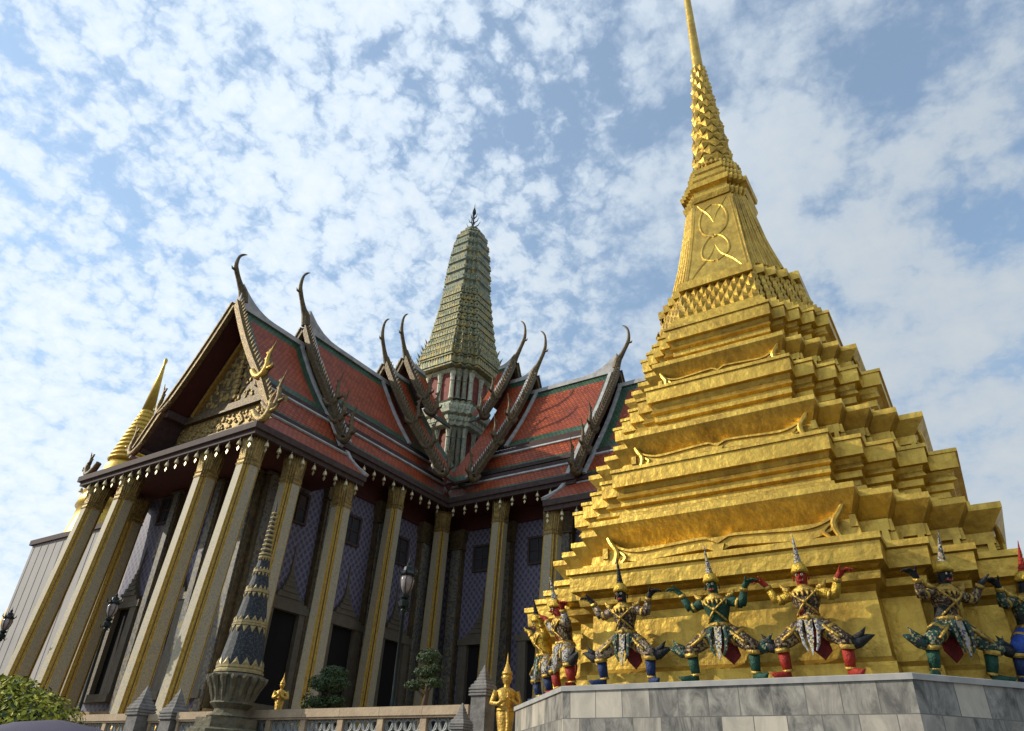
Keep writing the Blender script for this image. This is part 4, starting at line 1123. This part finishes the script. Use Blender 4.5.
yaksha('gilded guardian statue with blue boots at the far end of the left slanted side', cham(.62,-1), -PI/4, mat_crown, mat_crown, k_silver, k_blue, k_dark, mat_crown, 1.13)
yaksha('dark green guardian statue in shadow on the right slanted side beside the front corner', cham(.31,1), PI/4, k_dark, k_brown, k_teal, k_green, k_silver, k_brown, 1.13)
yaksha('blue trousered guardian statue cut by the right edge of the picture', cham(.70,1), PI/4, k_dark, k_teal, k_cobalt, k_blue, k_red, k_teal, 1.13)
# ------------------------------------------------------------------ balustrade, lamps, plants and the things in front
RZ = 3.0
def lattice(b, x0, x1, z0, z1, y, mi=0):
    n = max(2, round((x1-x0)/.30)); st = (x1-x0)/n
    for i in range(n):
        cx = x0+(i+.5)*st; cz = (z0+z1)/2
        for zc in (z0+(z1-z0)*.30, z0+(z1-z0)*.76):
            r_ = min(st*.44, (z1-z0)*.22)
            pts = [(cx+r_*math.cos(2*PI*k/10), y, zc+r_*math.sin(2*PI*k/10)) for k in range(11)]
            b.tube(pts, .032, 5, mi)
        b.tube([(cx-st*.5,y,z0),(cx,y,cz),(cx+st*.5,y,z1)], .028, 5, mi); b.tube([(cx+st*.5,y,z0),(cx,y,cz),(cx-st*.5,y,z1)], .028, 5, mi)
def balustrade(x0, x1, y, label, step=1.32):
    t = thing('balustrade', ((x0+x1)/2, y, TZ), label, 'balustrade')
    n = max(1, round((x1-x0)/step)); st = (x1-x0)/n
    for i in range(n):
        b = MB(); b.box(x0+i*st+.004, x0+(i+1)*st-.004, y-.17, y+.17, RZ-.19, RZ); b.box(x0+i*st+.004, x0+(i+1)*st-.004, y-.13, y+.13, RZ-.235, RZ-.19)
        b.build('coping', sandstone, t)
    for i in range(n+1):
        b = MB(); x = x0+i*st; b.box(max(x0, x-.09), min(x1, x+.09), y-.10, y+.10, TZ+.18, RZ-.235); b.build('post', sandstone, t)
    b = MB(); b.box(x0, x1, y-.14, y+.14, TZ, TZ+.18); b.build('base', sandstone, t)
    for i in range(n):
        b = MB(); lattice(b, x0+i*st+.09, x0+(i+1)*st-.09, TZ+.18, RZ-.235, y); b.build('lattice_panel', lattice_m, t)
    return t
balustrade(-20.3, -9.95, 14.0, 'long warm sandstone balustrade with grey lattice panels in front of the temple columns')
balustrade(-26.4, -22.75, 14.0, 'short sandstone balustrade left of the paired grey stone posts')
balustrade(-22.05, -20.95, 14.25, 'narrow dim balustrade between the two grey stone posts')
def stone_post(x, y, z0, ztop, w, label):
    t = thing('stone_post', (x, y, z0), label, 'post')
    h = ztop-z0; zc = ztop-w*1.72
    def sq(r_, z): return [(x-r_,y-r_,z),(x+r_,y-r_,z),(x+r_,y+r_,z),(x-r_,y+r_,z)]
    b = MB(); b.loft([sq(w*.62,z0),sq(w*.62,z0+.12),sq(w*.5,z0+.16),sq(w*.5,zc)]); b.build('shaft', stone, t)
    b = MB(); lv = []; z, r_ = zc, w*.56
    for i in range(3): lv += [sq(r_,z),sq(r_*1.10,z+w*.04),sq(r_*1.10,z+w*.11),sq(r_,z+w*.15)]; z += w*.16
    for i in range(5): lv += [sq(r_*.98,z),sq(r_*.98,z+w*.10),sq(r_*.84,z+w*.18)]; z += w*.185; r_ *= .76
    lv += [sq(r_*.9,z),sq(.012,ztop)]
    b.loft(lv); b.build('tiered_cap', stone, t)
stone_post(-22.35, 14.0, TZ, 3.80, .50, 'grey stone post with pagoda cap, left one of the pair by the temple steps')
stone_post(-20.65, 14.0, TZ, 3.66, .50, 'grey stone post with pagoda cap, right one of the pair by the temple steps')
stone_post(-9.62, 13.9, TZ-.6, 3.80, .38, 'pale grey stone post with pagoda cap ending the balustrade beside the golden deity statue')
stone_post(-8.77, 12.0, 0.0, 2.80, .27, 'small grey pointed stone post nearest the viewer below the balustrade')

# mosaic spire in a stone pot
px, py = -17.2, 13.25
t = thing('mosaic_spire', (px, py, 0), 'tall dark blue mosaic cone with gold bands standing in a mossy stone pot', 'ornament')
b = MB()
def oc(r_, z, n=8):
    r_ *= .68
    return [(px+r_*math.cos(2*PI*(k+.5)/n), py+r_*math.sin(2*PI*(k+.5)/n), z) for k in range(n)]
b.loft([oc(1.5,0),oc(1.5,1.9),oc(1.62,2.0),oc(1.62,2.2),oc(1.45,2.24),oc(1.45,2.45),oc(1.2,2.5),oc(1.2,2.72)])
b.build('plinth', pot_m, t)
b = MB(); b.lathe(px, py, [(r_*.70, z) for r_, z in [(.75,2.7),(.82,2.78),(.62,2.86),(.58,2.95),(.80,3.08),(.74,3.14),(.78,3.3),(.92,3.66),(1.0,3.72),(.96,3.78),(.6,3.8)]], 12)
for k in range(16):
    a = 2*PI*k/16; c, s = .7*math.cos(a), .7*math.sin(a)
    b.tube([(px+.70*c,py+.70*s,3.12),(px+.84*c,py+.84*s,3.45),(px+1.02*c,py+1.02*s,3.70),(px+1.14*c,py+1.14*s,3.72)], [.04,.075,.095,.02], 6)
b.build('stone_pot', pot_m, t)
b = MB(); g = MB()
lev = [(z, r_*.72) for z, r_ in [(3.76,.86),(4.0,.82),(5.05,.60),(5.2,.58),(5.95,.42),(6.05,.41),(6.5,.29),(6.6,.285),(6.95,.20),(7.3,.14),(8.1,.075),(8.7,.008)]]
b.lathe(px, py, [(r_, z) for z, r_ in lev], 16); b.build('mosaic_cone', cone_dark, t)
def coner(z):
    for (a, r_), (c, q) in zip(lev, lev[1:]):
        if a <= z <= c: return r_+(q-r_)*(z-a)/(c-a)
    return .03
for z0, z1, up, dn in ((3.80,3.98,.20,0),(5.0,5.14,.14,.18),(5.92,6.01,.13,.14),(6.5,6.58,.09,.11),(6.92,6.98,0,.08)):
    g = MB()
    g.lathe(px, py, [(coner(z0)-.03,z0),(coner(z0)+.035,z0+.01),(coner(z0)+.035,z0+.06),(coner(z0)+.015,z0+.07),(coner(z1)+.015,z1-.07),(coner(z1)+.035,z1-.06),(coner(z1)+.035,z1),(coner(z1)-.03,z1+.01)], 16)
    n = 14
    for k in range(n):
        a = 2*PI*k/n; w = .8*PI/n
        for d, zz in ((up, z1), (-dn, z0)):
            if not d: continue
            q = lambda da, z, o: (px+(coner(z)+o)*math.cos(a+da), py+(coner(z)+o)*math.sin(a+da), z)
            g.add([q(-w,zz,.02),q(w,zz,.02),q(w,zz,-.02),q(-w,zz,-.02),q(0,zz+d,.012),q(0,zz+d*.4,.035)], [(0,1,5),(1,4,5),(4,0,5),(1,2,4),(2,3,4),(3,0,4),(0,3,2,1)])
    g.build('gold_band', cone_gold, t)
g = MB()
for i in range(10):
    z = 7.0+i*.14; g.lathe(px, py, [(coner(z),z),(coner(z)+.05,z+.03),(coner(z)+.045,z+.06),(coner(z),z+.09)], 12)
g.build('ringed_tip', cone_gold, t)

# golden deity statues
def deity(label, pos, rz, s, plinth=0.0):
    t = thing('golden_statue', pos, label, 'statue')
    cz, sz = math.cos(rz), math.sin(rz)
    X = lambda x, y, z: Vector((pos[0]+s*1.12*(x*cz-y*sz), pos[1]+s*1.12*(x*sz+y*cz), pos[2]+s*z+plinth))
    b = MB()
    def lo(lv, n=12): b.loft([[X(cx+rx*math.cos(2*PI*k/n), cy+ry*math.sin(2*PI*k/n), z) for k in range(n)] for z, rx, ry, cx, cy in lv])
    lo([(.0,.10,.14,0,0),(.05,.10,.12,0,.0),(.4,.13,.13,0,.02),(.75,.17,.16,0,.03),(.92,.19,.17,0,.03),(1.05,.14,.12,0,0),(1.2,.17,.12,0,-.02),(1.36,.22,.12,0,-.01),(1.43,.14,.09,0,0),(1.46,.06,.06,0,0),(1.53,.055,.06,0,0),(1.56,.085,.10,0,-.01),(1.66,.10,.115,0,-.015),(1.76,.085,.10,0,-.01),(1.80,.05,.05,0,0)])
    for sg in (-1,1):
        b.tube([X(sg*.21,0,1.37), X(sg*.29,.04,1.12), X(sg*.20,-.17,1.08), X(sg*.05,-.26,1.2)], [.065,.055,.045,.035], 8)
        for i in range(4): b.tube([X(sg*.05,-.26,1.19+.02*i), X(sg*.02,-.30,1.24+.025*i), X(sg*.015,-.29,1.30+.02*i)], [.014,.012,.006], 5)
        b.tube([X(sg*.06,-.25,1.20), X(sg*.055,-.27,1.27)], [.013,.006], 5)
        b.ball(X(sg*.035,-.115,1.68), .013*s,.01*s,.012*s, 6); b.ball(X(sg*.10,0,1.66), .012*s,.025*s,.045*s, 6)
    b.tube([X(0,-.12,1.69), X(0,-.14,1.645)], [.01,.018], 5); b.tube([X(-.03,-.115,1.61), X(.03,-.115,1.61)], .010, 5)
    b.build('body', gold_trim, t, smooth=True)
    b = MB(); lo([(1.72,.105,.12,0,-.012),(1.75,.115,.13,0,-.012),(1.79,.10,.11,0,-.01),(1.81,.075,.08,0,0),(1.87,.07,.07,0,0),(1.89,.05,.05,0,0),(1.95,.04,.04,0,0),(1.97,.026,.026,0,0),(2.12,.012,.012,0,0),(2.22,.002,.002,0,0)])
    b.build('pointed_crown', gold_trim, t, smooth=True)
    b = MB()
    for z, r_ in ((1.0,.17),(.98,.19)): lo([(z-.03,r_,r_*.9,0,.01),(z+.03,r_,r_*.9,0,.01)])
    b.ctube([X(0,-.17,1.0), X(.02,-.20,.7), X(.0,-.19,.4), X(0,-.17,.2)], [.05,.045,.04,.015], 7)
    b.build('sash', gold_trim, t, smooth=True)
    if plinth:
        b = MB(); x, y, z = pos
        b.loft([[(x-r_,y-r_,q),(x+r_,y-r_,q),(x+r_,y+r_,q),(x-r_,y+r_,q)] for r_, q in ((.34,z),(.34,z+.25),(.26,z+.3),(.26,z+plinth-.2),(.31,z+plinth-.12),(.31,z+plinth))])
        b.build('plinth', stone, t)
deity('golden deity statue with spire crown standing between the last stone post and the chedi pedestal', (-8.66,13.35,0), .75, .90, 1.93)
deity('small golden deity statue behind the balustrade right of the mosaic cone', (-16.95,14.6,TZ), .6, .58, .80)

# street lamps
def lamp(label, x, y, z0, ztop):
    t = thing('lamp_post', (x, y, z0), label, 'lamp post', 'iron lamp posts in front of the temple')
    zl = ztop-1.05
    b = MB(); b.lathe(x, y, [(.22,z0),(.22,z0+.25),(.15,z0+.32),(.17,z0+.6),(.10,z0+.7),(.12,z0+.95),(.17,z0+1.0),(.16,z0+1.1),(.07,z0+1.25),(.06,z0+1.5),(.045,zl-.5),(.10,zl-.46),(.06,zl-.38)], 12)
    b.build('post', iron, t, smooth=True)
    b = MB(); b.lathe(x, y, [(.05,zl-.4),(.15,zl-.34),(.17,zl-.22),(.08,zl-.15),(.14,zl-.10),(.15,zl-.05),(.06,zl)], 10)
    for k in range(4):
        a = 2*PI*k/4; c, s = math.cos(a), math.sin(a)
        b.tube([(x+.06*c,y+.06*s,zl-.3),(x+.2*c,y+.2*s,zl-.42),(x+.27*c,y+.27*s,zl-.32)], [.03,.025,.01], 5)
    b.build('collar', iron, t)
    b = MB(); b.lathe(x, y, [(.09,zl),(.17,zl+.18),(.205,zl+.38),(.17,zl+.50)], 10); gl = b.build('lantern_glass', glass_w, t, smooth=True)
    b = MB()
    for k in range(6):
        a = 2*PI*k/6; c, s = math.cos(a), math.sin(a)
        b.tube([(x+.095*c,y+.095*s,zl),(x+.178*c,y+.178*s,zl+.18),(x+.213*c,y+.213*s,zl+.38),(x+.18*c,y+.18*s,zl+.5)], .014, 5)
    b.build('lantern_rib', iron, gl)
    b = MB(); b.lathe(x, y, [(.22,zl+.50),(.24,zl+.54),(.15,zl+.64),(.13,zl+.74),(.05,zl+.80),(.06,zl+.86),(.015,zl+.93),(.004,ztop)], 10)
    for k in range(6):
        a = 2*PI*k/6; c, s = math.cos(a), math.sin(a); b.tube([(x+.2*c,y+.2*s,zl+.53),(x+.27*c,y+.27*s,zl+.60),(x+.27*c,y+.27*s,zl+.72)], [.03,.025,.004], 5)
    b.build('lantern_roof', iron, t)
lamp('dark iron lamp post with glass lantern in front of the middle columns', -13.35, 15.2, TZ, 7.05)
lamp('dark iron lamp post standing before the left front columns beside the yellow green bush', -29.0, 15.7, TZ, 7.75)
lamp('iron lamp post at the left edge before the grey sheeted block', -38.1, 16.0, TZ, 7.95)

# plants
def leaves(b, c, rad, n, size, rnd, shell=.55, mi=0, flat=1.0):
    for i in range(n):
        while True:
            p = Vector((rnd.uniform(-1,1), rnd.uniform(-1,1), rnd.uniform(-1,1)))
            if shell < p.length < 1: break
        q = Vector((c[0]+p.x*rad[0], c[1]+p.y*rad[1], c[2]+p.z*rad[2]))
        d = (p.normalized()+Vector((rnd.uniform(-.8,.8),rnd.uniform(-.8,.8),rnd.uniform(-.3,.9)))).normalized()
        x = d.orthogonal().normalized(); x = Matrix.Rotation(rnd.uniform(0,6.28),3,d) @ x; y = d.cross(x); s = size*rnd.uniform(.6,1.25)
        b.add([q-x*s, q-y*s*.42+d*s*.1, q+x*s, q+y*s*.42+d*s*.1], [(0,1,2,3)], mi if rnd.random() < .8 else 1)
rnd = random.Random(21)
def plant(name, label, cat, base, clumps, size, mats, stems, dens=900, pot=None):
    t = thing(name, base, label, cat)
    b = MB()
    for c, r_ in clumps:
        leaves(b, c, r_, int(dens*(r_[0]*r_[1]+r_[0]*r_[2]*2)), size, rnd)
        leaves(b, c, [x*.6 for x in r_], int(dens*.3*(r_[0]*r_[1]+r_[0]*r_[2])), size, rnd, .0)
    b.build('foliage', mats, t)
    b = MB()
    for pts, rad in stems: b.tube(pts, rad, 7)
    b.build('trunk', bark, t, smooth=True)
    if pot:
        b = MB(); b.lathe(base[0], base[1], [(pot*.6,base[2]),(pot*.9,base[2]+pot*.7),(pot,base[2]+pot*1.1),(pot*.85,base[2]+pot*1.1),(pot*.8,base[2]+pot)], 14); b.build('pot', stone, t, smooth=True)
bx, by = -15.2, 14.75
plant('topiary', 'dark clipped topiary with two flat leaf clouds behind the balustrade', 'plant', (bx,by,TZ), [((bx-.1,by,3.72),(.62,.55,.24)),((bx+.05,by,3.98),(.40,.40,.17)),((bx-.2,by,3.25),(.45,.4,.18)),((bx+.28,by,3.28),(.3,.3,.15))], .045, [leaf_dk, leaf_mid], [([(bx,by,TZ+.3),(bx+.08,by,2.9),(bx-.05,by,3.3),(bx,by,3.9)],[.09,.07,.05,.02]),([(bx,by,3.0),(bx+.25,by,3.25)],[.04,.02])], 2600, .42)
bx, by = -11.95, 14.75
plant('bonsai_tree', 'small bonsai tree with rounded leaf pads in front of the right wing columns', 'plant', (bx,by,TZ), [((bx+.02,by,4.22),(.34,.32,.20)),((bx-.02,by,3.85),(.38,.34,.15)),((bx-.33,by,3.58),(.30,.28,.12)),((bx+.28,by,3.62),(.24,.24,.12)),((bx+.25,by,3.95),(.22,.2,.1))], .042, [leaf_mid, leaf_dk], [([(bx,by,TZ+.3),(bx-.04,by,2.8),(bx+.06,by,3.4),(bx,by,4.1)],[.11,.09,.06,.02]),([(bx,by,3.3),(bx-.3,by,3.5)],[.04,.015]),([(bx+.04,by,3.4),(bx+.26,by,3.58)],[.04,.015])], 2600, .42)
bx, by = -16.15, 14.9
plant('seedling', 'thin leafy sapling between the golden statue and the clipped topiary', 'plant', (bx,by,TZ), [((bx,by,3.3),(.20,.2,.28))], .05, [leaf_mid, leaf_dk], [([(bx,by,TZ+.2),(bx+.03,by,2.8),(bx,by,3.4)],[.03,.02,.01])], 1300, .3)
bx, by = -14.7, 6.5
plant('leafy_bush', 'rounded yellow green bush in the lower left corner', 'bush', (bx,by,0),
      [((bx,by,1.8),(1.5,1.2,.98)),((bx-1.3,by-.3,2.0),(1.1,1.1,.9)),((bx+1.0,by+.2,1.75),(.95,.9,.78)),((bx+.4,by-.5,1.5),(1.2,1.0,.9)),((bx-.6,by,2.35),(.7,.7,.50)),((bx+.55,by,2.3),(.55,.5,.42)),((bx-2.2,by,1.8),(1.0,1.0,.95)),((bx+1.55,by,1.5),(.6,.6,.5))],
      .055, [leaf_yel, leaf_mid], [([(bx+d,by,0),(bx+d*1.5,by,.8),(bx+d*2.5,by,1.8)],[.07,.05,.02]) for d in (-.5,-.15,.2,.5)], 1700)

# big ringed chedi far behind
gx, gy = -141.0, 70.0
big = thing('golden_ringed_chedi', (gx, gy, 0), 'distant golden bell shaped chedi with ringed spire rising behind the temple eave', 'chedi')
b = MB(); pr = [(.9,82.5),(.55,82.2),(.75,81.6),(.5,81.0)]
b.lathe(gx, gy, [(.05,82.9),(.38,82.4),(.42,81.9),(.25,81.2),(.30,80.5),(1.3,69.0)], 20); b.build('spire', gold, big, smooth=True)
b = MB(); pr = []
for i in range(12):
    r_ = 1.3+i*.235; z = 69.2-i*1.05
    pr += [(r_*.9,z),(r_*1.06,z-.22),(r_*1.1,z-.55),(r_*1.03,z-.88),(r_*.94,z-1.03)]
b.lathe(gx, gy, pr, 28); b.build('spire_rings', gold, big, smooth=True)
b = MB(); b.lathe(gx, gy, [(3.6,56.7),(4.2,55.5),(4.3,53.4),(4.9,53.0),(5.2,51.6),(4.8,51.2),(6.0,50.4),(6.4,49.2),(6.0,48.9),(6.4,48.0),(6.7,46.4),(6.2,46.1),(6.3,44),(7.0,40),(8.0,36),(9.2,32),(10.2,28),(10.8,26),(11,24),(11,0)], 36); b.build('bell', gold, big, smooth=True)
# grey sheeted block
gx0, gx1, gy = -72.4, -52, 30.0
t = thing('sheeted_building', ((gx0+gx1)/2, gy+4, 0), 'plain grey sheet clad building with dark roof edge at the far left', 'building')
b = MB(); b.box(gx0, gx1, gy, gy+8, 0, 19.3)
x = gx0+.4
while x < gx1-.3:
    b.box(x, x+.07, gy-.035, gy, 0, 19.2); x += 1.25
b.build('wall', screen_m, t)
b = MB(); b.box(gx0-.25, gx1+.2, gy-.25, gy+8.2, 19.3, 19.75); b.build('roof_edge', eave_wood, t)
# umbrella close to the viewer
ux, uy, uz = -3.42, 1.78, 1.50
t = thing('umbrella', (ux, uy, 0), 'mauve grey umbrella top just showing at the lower left edge', 'umbrella')
b = MB(); n = 16
rg_ = []
for r_, z in ((.02,0),(.16,-.02),(.33,-.075),(.48,-.16),(.56,-.23),(.555,-.235),(.47,-.17),(.32,-.085),(.15,-.03),(.02,-.012)):
    rg_.append([(ux+r_*math.cos(2*PI*k/n), uy+r_*math.sin(2*PI*k/n), uz+z) for k in range(n)])
b.loft(rg_); b.build('canopy', umb_m, t, smooth=True)
b = MB(); b.tube([(ux,uy,.06),(ux,uy,uz-.016)], .016, 8); b.lathe(ux, uy, [(.2,0),(.2,.05),(.05,.08),(.03,.3)], 14); b.build('shaft', iron, t)
b = MB()
for k in range(8):
    a = 2*PI*k/8; c, s = math.cos(a), math.sin(a)
    b.tube([(ux+.03*c,uy+.03*s,uz-.03),(ux+.3*c,uy+.3*s,uz-.09),(ux+.54*c,uy+.54*s,uz-.235)], .006, 5)
b.build('ribs', iron, t)
